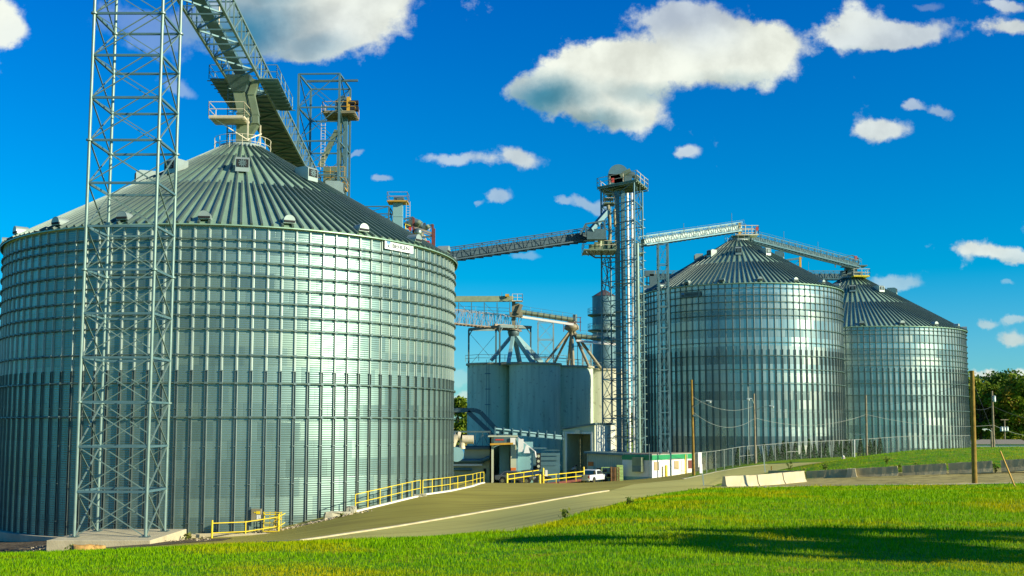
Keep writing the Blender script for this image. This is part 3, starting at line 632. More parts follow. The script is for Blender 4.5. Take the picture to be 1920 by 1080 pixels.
# ------------------------------------------------------------------ big overhead conveyor bridge
zb = 26.0; hgt = 1.9
def cx_(Z): return -13.84-.065*Z
A0, A1 = 50., 120.
T = thing('conveyor_bridge', 'long overhead truss conveyor running over the roof of the largest silo', 'conveyor', (cx_(79.4)-1.22, 79.4, zb))
off = Vector(T.location)
def cb(Z, s, up): return Vector((cx_(Z)-(0 if s else 2.45), Z, zb+(hgt if up else 0)))-off
for s in (0, 1):
    for up in (0, 1):
        MB().bar(cb(A0, s, up), cb(A1, s, up), .16 if not up else .13).build('chord', 'tower', T)
n = 26; dZ = (A1-A0)/n
for k in range(n):
    Z = A0+k*dZ
    for s in (0, 1):
        mb = MB(); mb.bar(cb(Z, s, 0), cb(Z, s, 1), .08); mb.bar(cb(Z, s, 0), cb(Z+dZ, s, 1), .09); mb.bar(cb(Z+dZ*.5, s, 0), cb(Z+dZ*.5, s, 1), .045); mb.build('side_brace', 'tower', T)
    mb = MB(); mb.bar(cb(Z, 0, 0), cb(Z, 1, 0), .10); mb.bar(cb(Z, 0, 0), cb(Z+dZ, 1, 0), .10) if k % 2 else mb.bar(cb(Z, 1, 0), cb(Z+dZ, 0, 0), .10)
    mb.build('floor_beam', 'steel_bl', T); mb = MB(); mb.bar(cb(Z, 0, 1), cb(Z, 1, 1), .08); mb.build('top_beam', 'steel_bl', T); MB().bar(cb(Z+dZ*.5, 0, 0), cb(Z+dZ*.5, 1, 0), .05).build('cross_bar', 'steel_bl', T)
mb = MB(); mb.box((Vector((cx_(101)-1.22, 101, zb+.35))-off), (1.1, 36, .55), rz=math.atan(.065)); 
for s in (.18, .82): mb.bar(cb(83, 0, 0).lerp(cb(83, 1, 0), s)+Vector((0, 0, .06)), cb(A1, 0, 0).lerp(cb(A1, 1, 0), s)+Vector((0, 0, .06)), .75, .05)
mb.build('belt_enclosure', 'steel_dk', T)
mb = MB(); mb.box(Vector((cx_(67)-1.55, 67, zb+.72))-off, (.85, 33, .3), rz=math.atan(.065)); mb.build('belt_trough', 'steel_bl', T)
# side platforms with handrails at the transfer point
for sx, xa, xb in ((-1, cx_(78)-3.75, cx_(78)-2.5), (1, cx_(78)+.05, cx_(78)+1.35)):
    mb = MB(); mb.box(Vector(((xa+xb)/2-.25, 82.8, zb-.02))-off, (xb-xa, 8.0, .07), rz=math.atan(.065))
    for k in range(9): mb.bar(Vector((xa-.25, 79+k*.95, zb-.12))-off, Vector((xb-.25, 79+k*.95, zb-.12))-off, .07)
    mb.build('side_platform', 'steel_bl', T)
    mb = MB(); xo = xa if sx < 0 else xb
    P = [Vector((xb if sx < 0 else xa, 78.9, zb))-off, Vector((xo-.1, 78.9, zb))-off, Vector((xo-.55, 86.8, zb))-off]
    railing(mb, P); mb.build('handrail', 'tower', T)
MB().tube(Vector((cx_(70)-1.1, 69.5, zb+.6))-off, Vector((cx_(70)-1.3, 70.3, zb+3.1))-off, .05, n=6).build('mast', 'cream', T)
# ------------------------------------------------------------------ loading chute on the peak of the big silo
ax, ay = SA['c']; zt = SA['ztop']+.3
T = thing('loading_chute', 'tall green-grey loading spouts and hopper on the peak of the largest silo', 'chute', (ax, ay, zt))
Hc = zb-zt
mb = MB(); # hopper under conveyor tapering to a box spout
def frust(mb, c0, s0, c1, s1, mi=0):
    vs = []
    for c, s in ((c0, s0), (c1, s1)):
        for i, j in ((-1, -1), (1, -1), (1, 1), (-1, 1)): vs.append((c[0]+i*s[0]/2, c[1]+j*s[1]/2, c[2]))
    mb.add(vs, [(3, 2, 1, 0), (4, 5, 6, 7)]+[(i, (i+1) % 4, 4+(i+1) % 4, 4+i) for i in range(4)], mi)
frust(mb, (-.3, 0, Hc-.95), (.95, 1.0), (-.2, -.3, Hc+.1), (1.9, 2.0)); mb.build('hopper', 'steel_dk', T)
mb = MB(); frust(mb, (.05, 0, Hc-2.6), (.85, .8), (-.3, 0, Hc-.95), (.85, .8)); frust(mb, (.05, 0, .0), (.95, .9), (.05, 0, Hc-2.6), (.95, .9)); mb.box((.05, 0, 1.6), (1.05, 1.0, .07)); mb.box((.05, 0, Hc-2.6), (1.02, 1.0, .07)); mb.build('main_spout', 'duct', T)
mb = MB(); pts = [(.95, -.2, Hc+.0), (.62, -.2, Hc-1.15), (.98, -.2, Hc-2.7), (1.0, -.2, Hc-3.35), (.35, -.1, Hc-4.3)]
mb.path([Vector(p) for p in pts], 0, sq=(.42, .5)); [mb.box(p, (.5, .56, .07)) for p in pts[1:4]]; mb.build('side_spout', 'duct', T)
# cream platform
zpp = zt+Hc-3.05
mb = MB(); z = Hc-3.3; mb.box((-.75, -1.1, z), (2.6, 1.9, .12)); [mb.bar((-2.05, -2.0+k*.3, z-.12), (.55, -2.0+k*.3, z-.12), .06) for k in range(7)]; mb.build('platform', 'cream', T)
mb = MB(); railing(mb, [(-2.05, -2.05, z), (.55, -2.05, z), (.55, -.15, z)]); railing(mb, [(-2.05, -2.05, z), (-2.05, -.15, z)]); mb.build('platform_rail', 'cream', T)
for x, y in ((-1.5, 1.1), (.75, -1.6), (1.2, .4)): MB().bar((x, y, 0), (x, y, z), .09).build('support_post', 'cream', T)
mb = MB(); mb.bar((-1.9, -1.9, z), (.6, -.5, .3), .06); mb.bar((.75, -1.6, .1), (1.5, -.5, Hc-4.2), .07); mb.bar((.9, .4, .1), (1.4, -.3, Hc-4.2), .07); mb.build('knee_brace', 'cream', T)
mb = MB(); 
for k in (0, .42): mb.bar((-1.35+k, .5, 0), (-1.35+k, .5, Hc-.3), .04)
for k in range(18): mb.bar((-1.35, .5, .3*k), (-.93, .5, .3*k), .03)
for k in range(7): mb.lathe([(.36, 0), (.36, .05)], n=12, c=(-1.14, .85, 1.2+k*.6))
mb.build('caged_ladder', 'steel_bl', T)
# ------------------------------------------------------------------ elevator tower far behind the big silo
za = S(560, 139, 115).z; fl, fr = S(560.5, 139, 115), S(637, 138, 115); bl, br = S(583, 168, 120.3), S(657, 167, 120.3)
T = thing('elevator_tower', 'open lattice elevator tower with orange platforms behind the roof of the largest silo', 'tower', (fl.x, fl.y, -6.5))
top = [fl, fr, Vector((br.x, br.y, fl.z)), Vector((bl.x, bl.y, fl.z))]; bot = [Vector((p.x, p.y, -6.5)) for p in top]
lattice(T, bot, top, 12, .11, .075, .05, 'steel_bl', round_=False)
o = Vector(T.location); e0 = S(641, 205, 118)-o; 
for dx_ in (-.2, .42): MB().box((e0.x+dx_, e0.y, e0.z/2), (.48, .55, e0.z)).build('elevator_leg', 'steel_bl' if dx_ > 0 else 'duct', T)
mb = MB(); mb.box((e0.x+.1, e0.y, e0.z+.45), (1.6, .8, 1.0)); mb.tube((e0.x+.1, e0.y-.45, e0.z+.8), (e0.x+.1, e0.y+.45, e0.z+.8), .6, n=14); mb.build('elevator_head', 'steel_dk', T)
pl = S(610, 218, 118)-o; pr = S(670, 218, 118)-o
mb = MB(); mb.box(((pl.x+pr.x)/2, 2.6, pl.z), (pr.x-pl.x, 3.2, .14)); [mb.bar((pl.x, 1.1+k*.6, pl.z-.15), (pr.x, 1.1+k*.6, pl.z-.15), .1) for k in range(6)]; mb.build('platform', 'olive', T)
mb = MB(); railing(mb, [(pl.x, 4.2, pl.z), (pl.x, 1.0, pl.z), (pr.x, 1.0, pl.z), (pr.x, 4.2, pl.z)]); mb.build('platform_rail', 'orange', T)
mb = MB(); mb.box(((e0.x+.9), 2.1, pl.z+1.0), (.35, .8, 1.7)); mb.box(((e0.x+1.5), 2.1, pl.z+.6), (1.0, .7, .5), mi=1); mb.tube((e0.x+1.0, 1.9, pl.z+1.2), (e0.x+2.0, 1.9, pl.z+1.2), .28, n=10, mi=1); mb.build('drive_motor', ['orange', 'blackm'], T)
a, b = S(632, 245, 118)-o, S(600, 312, 118)-o
MB().bar(a, b, .5).build('cross_spout', 'duct', T)
p2 = S(615, 355, 117)-o
mb = MB(); mb.box((p2.x+.4, p2.y, p2.z), (3.2, 2.2, .12)); railing(mb, [(p2.x-1.2, p2.y-1.1, p2.z), (p2.x+2, p2.y-1.1, p2.z), (p2.x+2, p2.y+1.1, p2.z)]); railing(mb, [(p2.x-1.2, p2.y-1.1, p2.z+1.2), (p2.x+2, p2.y-1.1, p2.z+1.2)]); mb.build('lower_platform', 'orange', T)
mb = MB(); mb.box((p2.x+.3, p2.y, p2.z+1.3), (1.5, 1.2, 2.2)); mb.build('gearbox_housing', 'duct', T)
lx = S(603, 200, 117)-o; mb = MB()
for k in (0, .45): mb.bar((lx.x+k, lx.y, lx.z-8), (lx.x+k, lx.y, lx.z+.2), .05)
for k in range(26): mb.bar((lx.x, lx.y, lx.z-8+k*.31), (lx.x+.45, lx.y, lx.z-8+k*.31), .035)
mb.build('ladder', 'cream', T)
p = S(550, 150, 115)-o; q1 = S(575, 152.5, 117)-o; q2 = S(671, 151, 117)-o; MB().bar(q1, q2, .22).build('hoist_beam', 'steel_dk', T)
# ------------------------------------------------------------------ blue leg with platform, far behind
Z = 128; c = S(746, 430, Z); tp = S(746, 381, Z)
T = thing('bucket_elevator', 'blue rectangular elevator leg with a small railed platform on top, behind the silo roof', 'elevator', (c.x, c.y, -6.5)); o = Vector(T.location)
mb = MB(); mb.box((0, 0, (tp.z+6.5)/2), (1.12, 1.0, tp.z+6.5)); mb.box((0, 0, tp.z+6.5-1.7), (1.2, 1.08, .08)); mb.build('casing', 'sidingblue', T)
mb = MB(); mb.box((0, 0, tp.z+6.5+.06), (2.45, 2.2, .14)); mb.build('platform', 'orange', T)
mb = MB(); z = tp.z+6.56; railing(mb, [(-1.2, -1.1, z), (1.2, -1.1, z), (1.2, 1.1, z), (-1.2, 1.1, z), (-1.2, -1.1, z)]); mb.build('platform_rail', 'rust', T)
mb = MB(); mb.box((0.1, 0, z+.35), (1.2, .9, .5)); mb.build('elevator_head', 'steel_dk', T)
mb = MB(); [mb.bar((1.05+k, -.6, z-6.5), (1.05+k, -.6, z), .05) for k in (0, .45)]; [mb.bar((1.05, -.6, z-6.5+i*.32), (1.5, -.6, z-6.5+i*.32), .035) for i in range(20)]; mb.build('ladder', 'cream', T)
T = thing('braced_gantry', 'dark braced gantry ending beside the blue elevator leg', 'gantry', S(668, 420, 128)); o = Vector(T.location)
a = [S(640, 388, 127), S(729, 387, 127), S(738, 401, 131), S(650, 401, 131)]; b = [Vector((p.x, p.y, p.z-4.5)) for p in a]
lattice(T, b, a, 3, .08, .06, .05, 'steel_dk', round_=False)
# ------------------------------------------------------------------ rusty drive frame with ducts and stairs
Z = 122; base = S(790, 470, Z)
T = thing('machinery_gantry', 'rust-red steel frame with ducts and yellow stairs behind the largest silo', 'machinery frame', base); o = Vector(T.location)
for (x, y) in ((775.5, 408), (811.5, 421)):
    p = S(x, y, Z)-o; MB().bar((p.x, p.y, -9), p, .24).build('post', 'redrust', T)
    MB().bar((p.x, p.y+2.5, -9), (p.x, p.y+2.5, p.z), .2).build('post', 'redrust', T)
mb = MB(); P = lambda x, y, z=Z: S(x, y, z)-o
mb.bar(P(757, 411), P(775, 407), .16); mb.bar(P(757, 419), P(772, 411), .12); mb.bar(P(803, 423), P(812, 421), .16); mb.build('cap_beam', 'steel_dk', T)
mb = MB(); mb.bar(P(776, 426), P(811, 438), .22); mb.bar(P(776, 430), P(811, 442), .12); mb.bar(P(781, 446), P(810, 443), .18, mi=1); mb.build('cross_beam', ['rust', 'steel_dk'], T)
mb = MB()
for a, b in (((788, 452), (792, 436)), ((792, 436), (802, 455)), ((804, 432), (811, 422)), ((784, 452), (796, 436))): mb.bar(P(*a), P(*b), .1)
mb.build('diagonal_brace', 'cream', T)
mb = MB(); mb.path([P(762, 426, 123), P(768, 418, 123), P(776, 416, 123), P(786, 420, 123), P(792, 427, 123), P(800, 424, 123)], .45, 10); mb.build('curved_duct', 'steel_dk', T)
mb = MB(); mb.tube(P(783, 417, 122), P(788, 421, 122), .38, n=12); mb.tube(P(800, 423, 122), P(804, 428, 122), .25, n=10); mb.build('duct_collar', 'duct', T)
mb = MB(); mb.lathe([(0, .55), (.4, .4), (.5, 0), (.4, -.4), (0, -.55)], n=14, c=P(784, 436)); mb.build('motor', 'galv', T)
mb = MB(); railing(mb, [P(760, 436), P(770, 440), P(784, 452), P(797, 460)], 1.0, .045, step=.7)
for k in range(12): q = P(768+k*2.4, 438+k*2.0); mb.box(q, (.3, .8, .06))
mb.build('stairs', 'yellow', T)
mb = MB(); mb.box(P(769, 429, 121), (.3, .3, .4)); mb.box(P(802.5, 455, 121), (.35, .3, .4)); mb.build('red_box', 'redp', T)
mb = MB(); railing(mb, [P(790, 455), P(812, 466)], 1.0, .04, step=.8); mb.build('handrail', 'cream', T)
# ------------------------------------------------------------------ main leg tower with head platform
C1, C2, C3, C4 = (11.5, 137.), (15.34, 133.3), (16.94, 137.9), (13.1, 141.5)
gz = -6.4; ztp = S(1130, 352, 137).z
T = thing('leg_tower', 'tall lattice tower holding elevator legs and bright spouts, left of the middle silo', 'tower', (14.15, 137.4, gz)); o = Vector(T.location)
bot = [Vector((*c, gz)) for c in (C1, C2, C3, C4)]; top = [Vector((*c, ztp)) for c in (C1, C2, C3, C4)]
lattice(T, bot, top, 15, .11, .06, .038, 'steel_bl')
KZ = .913
def V(x, y, Z): return S(x, y, Z*KZ)-o
c2 = V(1196, 600, 147.5); MB().tube((c2.x, c2.y, 0), (c2.x, c2.y, V(1193, 455, 147).z), .26, n=14).build('round_column', 'tower', T)
for x, wd, m, Z in ((1159, .62, 'steel_bl', 149.3), (1169.5, .5, 'steel_bl', 149.0)):
    p = V(x, 600, Z); q = V(x-3.5, 360, Z); MB().box((p.x, p.y, (q.z+.2)/2), (wd, .6, q.z), ).build('elevator_leg', m, T)
for x, r in ((1178.5, .17), (1187, .15)):
    p = V(x, 600, 147.6); mb = MB(); mb.tube((p.x, p.y, 0), (p.x, p.y, V(x, 362, 147.6).z), r, n=12); [mb.tube((p.x, p.y, k*2.6+1), (p.x, p.y, k*2.6+1.08), r+.05, n=12, mi=1) for k in range(13)]; mb.build('spout_pipe', ['white', 'steel_bl'], T)
pz = V(1165, 352, 150).z
a, b = V(1122, 352, 148), V(1207, 352, 150)
cs = [(11.0-o.x, 137.1-o.y), (15.6-o.x, 132.7-o.y), (17.7-o.x, 138.-o.y), (13.0-o.x, 142.6-o.y)]
mb = MB(); mb.prism([(x, y, pz) for x, y in cs], (0, 0, .16))
for k in range(7): f = k/6; mb.bar(Vector((*cs[0], pz-.15)).lerp(Vector((*cs[3], pz-.15)), f), Vector((*cs[1], pz-.15)).lerp(Vector((*cs[2], pz-.15)), f), .12)
mb.build('head_platform', 'duct', T)
mb = MB(); railing(mb, [(*c, pz+.16) for c in cs+cs[:1]], 1.1, .04); mb.build('head_rail', 'cream', T)
h = V(1160, 329, 149.5)
mb = MB(); mb.tube((h.x-.1, h.y-.75, h.z), (h.x-.1, h.y+.75, h.z), 1.28, n=28); mb.box((h.x-.1, h.y, (h.z+pz)/2), (2.5, 1.5, h.z-pz)); mb.build('elevator_head', 'steel_bl', T)
mb = MB(); mb.bar(V(1163, 330, 148.2), V(1182, 319, 148.0), .55, .45); mb.build('head_hood', 'duct', T)
mb = MB(); q = V(1177, 337, 149); mb.box(q, (1.0, .9, .9)); mb.tube(q+Vector((-.5, 0, .7)), q+Vector((.9, 0, .6)), .4, n=12); mb.box(q+Vector((1.2, .8, .4)), (.7, .7, .6)); mb.build('drive_motor', 'steel_dk', T)
mb = MB(); mb.box(V(1149, 338, 148.2), (.35, .1, .55)); mb.build('red_panel', 'redp', T)
# lower service platforms
def plat(x0, x1, y, Z, dep, m='cream', dk='duct', name='service_platform', rails=True, thick=.16):
    p, q = V(x0, y, Z), V(x1, y, Z); mb = MB()
    mb.box(((p.x+q.x)/2, p.y+dep/2, p.z), (q.x-p.x, dep, thick)); n = int((q.x-p.x)/.8)
    for k in range(n+1): mb.bar((p.x+(q.x-p.x)*k/max(n, 1), p.y, p.z-.15), (p.x+(q.x-p.x)*k/max(n, 1), p.y+dep, p.z-.15), .09)
    mb.build(name, dk, T)
    if rails: mb = MB(); railing(mb, [(p.x, p.y+dep, p.z+.1), (p.x, p.y, p.z+.1), (q.x, q.y, q.z+.1), (q.x, q.y+dep, q.z+.1)], 1.05, .035); mb.build('platform_rail', m, T)
plat(1095, 1155, 468, 147, 4.0); plat(1133, 1152, 380, 148, 2.0); plat(1133, 1150, 372, 150, 1.2)
plat(1190, 1206, 474, 150, 2.2)
mb = MB(); p = V(1098, 472, 147); mb.bar(p, V(1116, 483, 149), .15); mb.bar(V(1116, 483, 149), V(1155, 483, 149), .18); mb.bar(V(1143, 545, 149), V(1134, 484, 149), .12); mb.bar(V(1134, 545, 149), V(1143, 484, 149), .12); mb.build('platform_bracket', 'steel_dk', T)
mb = MB(); mb.path([V(1140, 385, 148), V(1143, 410, 148), V(1144, 440, 148), V(1142, 462, 148)], .22, 8); mb.path([V(1152, 392, 148), V(1153, 425, 148)], .16, 8); mb.build('olive_spout', 'olive', T)
mb = MB(); mb.bar(V(1139, 396, 148), V(1108, 432, 146), .62, .55); mb.build('feed_spout', 'steel_bl', T)
mb = MB(); [mb.box(V(x, y, 148.2), (.8, .8, s)) for x, y, s in ((1110, 464, .7), (1120, 462, 1.0), (1131, 458, 1.3), (1141, 460, 1.0), (1150, 463, .8))]; mb.tube(V(1125, 445, 148), V(1125, 463, 148), .3, n=8); mb.build('gearbox', 'duct', T)
mb = MB(); lx, ly = 15.9-o.x, 134.8-o.y
for k in (0, .45): mb.bar((lx+k, ly+k*1.3, 1), (lx+k, ly+k*1.3, pz), .05)
for k in range(90): mb.bar((lx, ly, 1+k*.35), (lx+.45, ly+.58, 1+k*.35), .03)
for k in range(30): mb.lathe([(.42, 0), (.42, .06)], n=10, c=(lx+.6, ly, 2+k*1.05))
mb.build('caged_ladder', 'tower', T)
for k, y in enumerate((532, 585, 612, 662, 700, 740, 779, 818)):
    p = V(1155, y, 148.5); MB().bar((p.x-.3, p.y, p.z), (p.x+3.0, p.y-.6, p.z), .12).build('pipe_bracket', 'olive', T)
KZ = 1.
# ------------------------------------------------------------------ inclined conveyor from behind the big silo
def conveyor(name, label, P, Q, wdt, hgt, mcase, mchord, n, walk=True, trussbelow=0., group=None, belt=True, rail=True):
    P, Q = Vector(P), Vector(Q); T = thing(name, label, 'conveyor', P, group); d = Q-P; t, s, u = frame(P, Q)
    z0 = Vector((0, 0, 0)); W = lambda f, a, b: d*f+s*a*wdt/2+u*b
    if belt: MB().bar(W(0, 0, hgt*.42), W(1, 0, hgt*.42), wdt*.62, hgt*.55).build('casing', mcase, T)
    for a in (-1, 1):
        MB().bar(W(0, a, 0), W(1, a, 0), .13, .16).build('chord', mchord, T); MB().bar(W(0, a, hgt), W(1, a, hgt), .1, .1).build('chord', mchord, T)
    mb = MB()
    for k in range(n):
        f, g_ = k/n, (k+1)/n
        for a in (-1, 1): mb.bar(W(f, a, 0), W(f, a, hgt), .06); mb.bar(W(f, a, 0) if k % 2 else W(f, a, hgt), W(g_, a, hgt) if k % 2 else W(g_, a, 0), .055)
        mb.bar(W(f, -1, 0), W(f, 1, 0), .1); mb.bar(W(f, -1, 0), W(g_, 1, 0), .06)
        mb.box(W((f+g_)/2, 0, -.12), (wdt*.8, .1, .16))
    mb.build('truss_bracing', mchord, T)
    if rail:
        mb = MB(); railing(mb, [W(0, 1.25, hgt*.3), W(1, 1.25, hgt*.3)], 1.05, .025, step=2); mb.build('handrail', mchord, T)
    return T, W
conveyor('inclined_conveyor', 'dark blue inclined conveyor between the largest silo and the leg tower', S(700, 510, 128), S(1128, 447, 136), 1.7, 1.5, 'navy', 'navy', 26)
# transfer hood at its upper end
T = thing('transfer_housing', 'small trussed transfer housing where the dark conveyor meets the leg tower', 'conveyor housing', S(1105, 440, 133)); o = Vector(T.location); KZ = .913
mb = MB(); a = [V(1088, 440, 146), V(1098, 420, 146), V(1134, 414, 146), V(1134, 438, 146)]
for p, q in zip(a, a[1:]): mb.bar(p, q, .18)
mb.bar(a[1], V(1098, 440, 146), .16); mb.bar(V(1098, 422, 146), V(1115, 440, 146), .12); mb.build('hood_frame', 'steel_dk', T)
MB().box(V(1118, 440, 146.4), (2.4, .9, 1.3)).build('drive_casing', 'steel_dk', T)
KZ = 1.
# light conveyor from leg tower to middle silo peak and on to the right silo
mx, my = SM['c']; rx, ry = SR['c']
pk = S(1378, 432, my)
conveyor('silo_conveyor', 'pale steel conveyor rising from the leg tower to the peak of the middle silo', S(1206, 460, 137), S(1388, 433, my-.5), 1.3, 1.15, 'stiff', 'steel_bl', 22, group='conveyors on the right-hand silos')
conveyor('silo_conveyor', 'railed steel conveyor sloping from the middle silo peak to the rightmost silo', S(1404, 452, my+1.5), S(1606, 502, ry-1), 1.4, 1.1, 'steel_dk', 'steel_bl', 34, group='conveyors on the right-hand silos')
conveyor('rear_conveyor', 'dark level conveyor seen behind the middle silo, reaching the rightmost silo', S(1225, 524, 196), S(1598, 524, 196), 1.6, 1.5, 'steel_dk', 'steel_bl', 40, rail=False)
# peak assemblies
def peak(si, cat, label, seed, wx, z1, m1, m2):
    T = thing('peak_platform', label, 'platform', (si['c'][0], si['c'][1], si['ztop']+.3), 'platforms on silo peaks'); o = Vector(T.location); return T, o
T, o = peak(SM, '', 'cream railed drive platform on the peak of the middle silo', 1, 0, 0, 0, 0)
z1 = V(1395, 443, my).z
mb = MB(); [mb.bar((x, y, -.1), (x, y, z1), .14) for x in (-1.0, .9) for y in (-.8, .8)]; mb.bar((-1, -.8, .1), (.9, -.8, z1), .08); mb.build('support_frame', 'steel_dk', T)
mb = MB(); frust(mb, (0, 0, -.1), (.9, .9), (0, 0, z1*.55), (1.2, 1.2)); frust(mb, (0, 0, z1*.55), (1.3, 1.2), (-.2, 0, z1), (1.6, 1.3)); mb.tube((.7, -.6, z1*.4), (1.4, -.6, z1*.4), .42, n=12, mi=1); mb.build('chute', ['duct', 'steel_dk'], T)
mb = MB(); mb.box((1.0, -.2, z1), (3.0, 2.2, .14)); mb.build('deck', 'cream', T)
mb = MB(); railing(mb, [(-.2, -1.3, z1+.1), (2.5, -1.3, z1+.1), (2.5, .9, z1+.1), (-.2, .9, z1+.1)], 1.15, .05, step=.9); mb.build('platform_rail', 'cream', T)
mb = MB(); mb.box((-.05, -.9, z1+.9), (.34, .5, 1.7)); mb.build('drive_guard', 'orange', T)
mb = MB(); mb.box((-.6, -.8, z1+1.1), (.8, .5, .6)); mb.tube((1.0, 0, z1+.1), (1.0, 0, z1+1.7), .09, n=6); mb.build('motor', 'steel_dk', T)
MB().box((2.3, -1.35, z1+.8), (.32, .06, .5)).build('red_panel', 'redp', T)
T, o = peak(SR, '', 'dark framed drive platform with a yellow deck on the peak of the rightmost silo', 2, 0, 0, 0, 0)
z2 = V(1600, 500, ry).z
mb = MB(); frust(mb, (0, 0, -.2), (1.6, 1.6), (0, 0, z2), (1.1, 1.1)); mb.box((-.6, -.6, z2*.5), (1.6, .8, 1.1)); mb.box((-1.6, -.6, z2*.3), (1., .8, .8)); mb.build('chute', 'steel_dk', T)
mb = MB(); mb.box((.2, -.3, z2), (3.8, 2.2, .16)); mb.build('deck', 'steel_dk', T)
a = V(1573, 484, ry-1.2); b = V(1609, 484, ry-1.2)
mb = MB(); [mb.bar((x, y, z2), (x, y, a.z), .16) for x in (a.x, (a.x+b.x)/2+.6, b.x) for y in (-1.3, .9)]; [mb.bar((a.x, y, a.z), ((a.x+b.x)/2+.6, y, a.z+.45), .14) for y in (-1.3, .9)]; [mb.bar(((a.x+b.x)/2+.6, y, a.z+.45), (b.x, y, a.z), .14) for y in (-1.3, .9)]; [mb.bar((x, -1.3, a.z), (x, .9, a.z), .12) for x in (a.x, b.x)]; mb.build('overhead_frame', 'steel_dk', T)
MB().box((V(1600, 490, ry).x, -1.2, z2+1.2), (.4, .4, .7)).build('red_box', 'redp', T)
d = V(1612, 519, ry-2)
mb = MB(); mb.box((d.x, d.y, d.z), (2.6, 2.2, .2)); mb.box((d.x-.4, d.y, d.z+.5), (1.6, .8, .6), mi=1); mb.build('yellow_deck', ['yellow', 'steel_dk'], T)
mb = MB(); railing(mb, [(d.x-1.3, d.y-1.1, d.z), (d.x+1.3, d.y-1.1, d.z), (d.x+1.3, d.y+1.1, d.z)], 1.15, .04, step=.9); mb.build('platform_rail', 'cream', T)
# support bent carrying the light conveyor, standing in front of the middle silo
def bent(name, label, x0, x1, yt, Z, dep, m, n, zb_=None, grp=None):
    p, q = S(x0, yt, Z), S(x1, yt, Z); zb2 = zb_ if zb_ is not None else H(p.x, p.y)
    T = thing(name, label, 'support tower', (p.x, p.y, zb2), grp)
    top = [p, q, q+Vector((0, dep, 0)), p+Vector((0, dep, 0))]; bot = [Vector((v.x, v.y, zb2)) for v in top]
    lattice(T, bot, top, n, .075, .05, .03, m, round_=False, X=True); return T
bent('conveyor_support', 'slim four-legged lattice support standing in front of the middle silo', 1234.5, 1252.5, 456, 131, 1.2, 'steel_bl', 11)  # darker steel colours in the shade this support stands in
T = thing('roof_support', 'short braced bent on the middle silo roof carrying the sloping conveyor', 'support', S(1500, 516, my+3)); o = Vector(T.location)
mb = MB(); mb.bar(V(1475, 508, my+3), V(1475, 488, my+3), .2); mb.bar(V(1501, 520, my+3), V(1500, 482, my+3), .28, mi=1); mb.bar(V(1473, 488, my+3), V(1504, 484, my+3), .25); mb.bar(V(1475, 490, my+3), V(1489, 500, my+3), .08); mb.bar(V(1498, 489, my+3), V(1486, 501, my+3), .08); mb.build('bent_frame', ['steel_bl', 'orange'], T)
# antennas / lightning rods
for x, y, Z, h in ((1282, 441, 141, 1.6), (1372, 417, my, 1.3), (1470, 456, 160, 1.8), (1534, 471, 172, 1.5), (1516, 505, 190, 1.4)):
    p = S(x, y, Z); tag(MB().tube((0, 0, -.6), (0, 0, h), .03, n=5).build('lightning_rod', 'steel_dk', None, p), 'thin lightning rod standing up from a silo conveyor', 'lightning rod', 'lightning rods on the silo conveyors')
# machinery behind the leg tower, left of the middle silo
T = thing('transfer_station', 'cluttered transfer station frame between the leg tower and the middle silo', 'transfer station', S(1222, 560, 190)); o = Vector(T.location)
mb = MB(); [mb.bar(V(x, 560, Z), V(x, 508, Z), .2) for x in (1213, 1229) for Z in (190, 193)]; [mb.bar(V(1210, y, 190), V(1232, y+3, 190), .22) for y in (512, 530, 548)]; mb.build('frame', 'olive', T)
mb = MB(); mb.box(V(1217, 513, 190), (1.6, 1, 1)); mb.box(V(1225, 525, 190), (1.4, 1, 2)); mb.box(V(1218, 545, 190), (2, 1, 1.8)); mb.build('gearbox', 'steel_dk', T)
# ------------------------------------------------------------------ concrete silos
def conc(cxp, Z, r, topy, label):
    p = S(cxp, 800, Z); zt = S(cxp, topy, Z-r).z; T = thing('concrete_silo', label, 'silo', (p.x, p.y, -6.9), 'concrete storage silos'); h = zt+6.9
    M = bpy.data.materials.get('weathered_shade_concrete' if cxp < 1100 else 'weathered_sunlit_concrete')
    MB().lathe([(r, 0), (r, h)], n=72).build('wall', M, T)
    MB().lathe([(r, h-.02), (r+.22, h), (r+.22, h+.28), (0, h+.30)], n=60, smooth=False).build('roof', 'concrete_gy', T)
    return T, p, zt
m = bpy.data.materials.new('weathered_shade_concrete'); m.use_nodes = True; g = NG(m.node_tree); b = m.node_tree.nodes['Principled BSDF']; tcn = g.n('ShaderNodeTexCoord')  # streaked concrete, its teal tint carrying the tone of the shaded silos
mp = g.n('ShaderNodeMapping'); mp.inputs['Scale'].default_value = (1.3, 1.3, .10); m.node_tree.links.new(tcn.outputs['Object'], mp.inputs[0])
n1 = g.n('ShaderNodeTexNoise'); n1.inputs['Scale'].default_value = 1.4; n1.inputs['Detail'].default_value = 8; m.node_tree.links.new(mp.outputs[0], n1.inputs[0])
n2 = g.n('ShaderNodeTexNoise'); n2.inputs['Scale'].default_value = 2.2; n2.inputs['Detail'].default_value = 9; m.node_tree.links.new(tcn.outputs['Object'], n2.inputs[0])
c = g.mix(g.mr(n1.outputs[0], .40, .72), (.58, .72, .54, 1), (.44, .56, .41, 1)); c = g.mix(g.m('MULTIPLY', g.mr(n2.outputs[0], .60, .72), .6), c, (.25, .27, .18, 1))
m.node_tree.links.new(c, b.inputs['Base Color']); b.inputs['Roughness'].default_value = .85
m2 = m.copy(); m2.name = 'weathered_sunlit_concrete'  # warmer copy: sunlight on the right-hand silo put into its colour
for n_ in m2.node_tree.nodes:
    if n_.bl_idname == 'ShaderNodeMix':
        for k_ in (6, 7):
            if not n_.inputs[k_].is_linked: v_ = n_.inputs[k_].default_value; n_.inputs[k_].default_value = (v_[0]*.95, v_[1]*.78, v_[2]*.78, 1)
cw = []
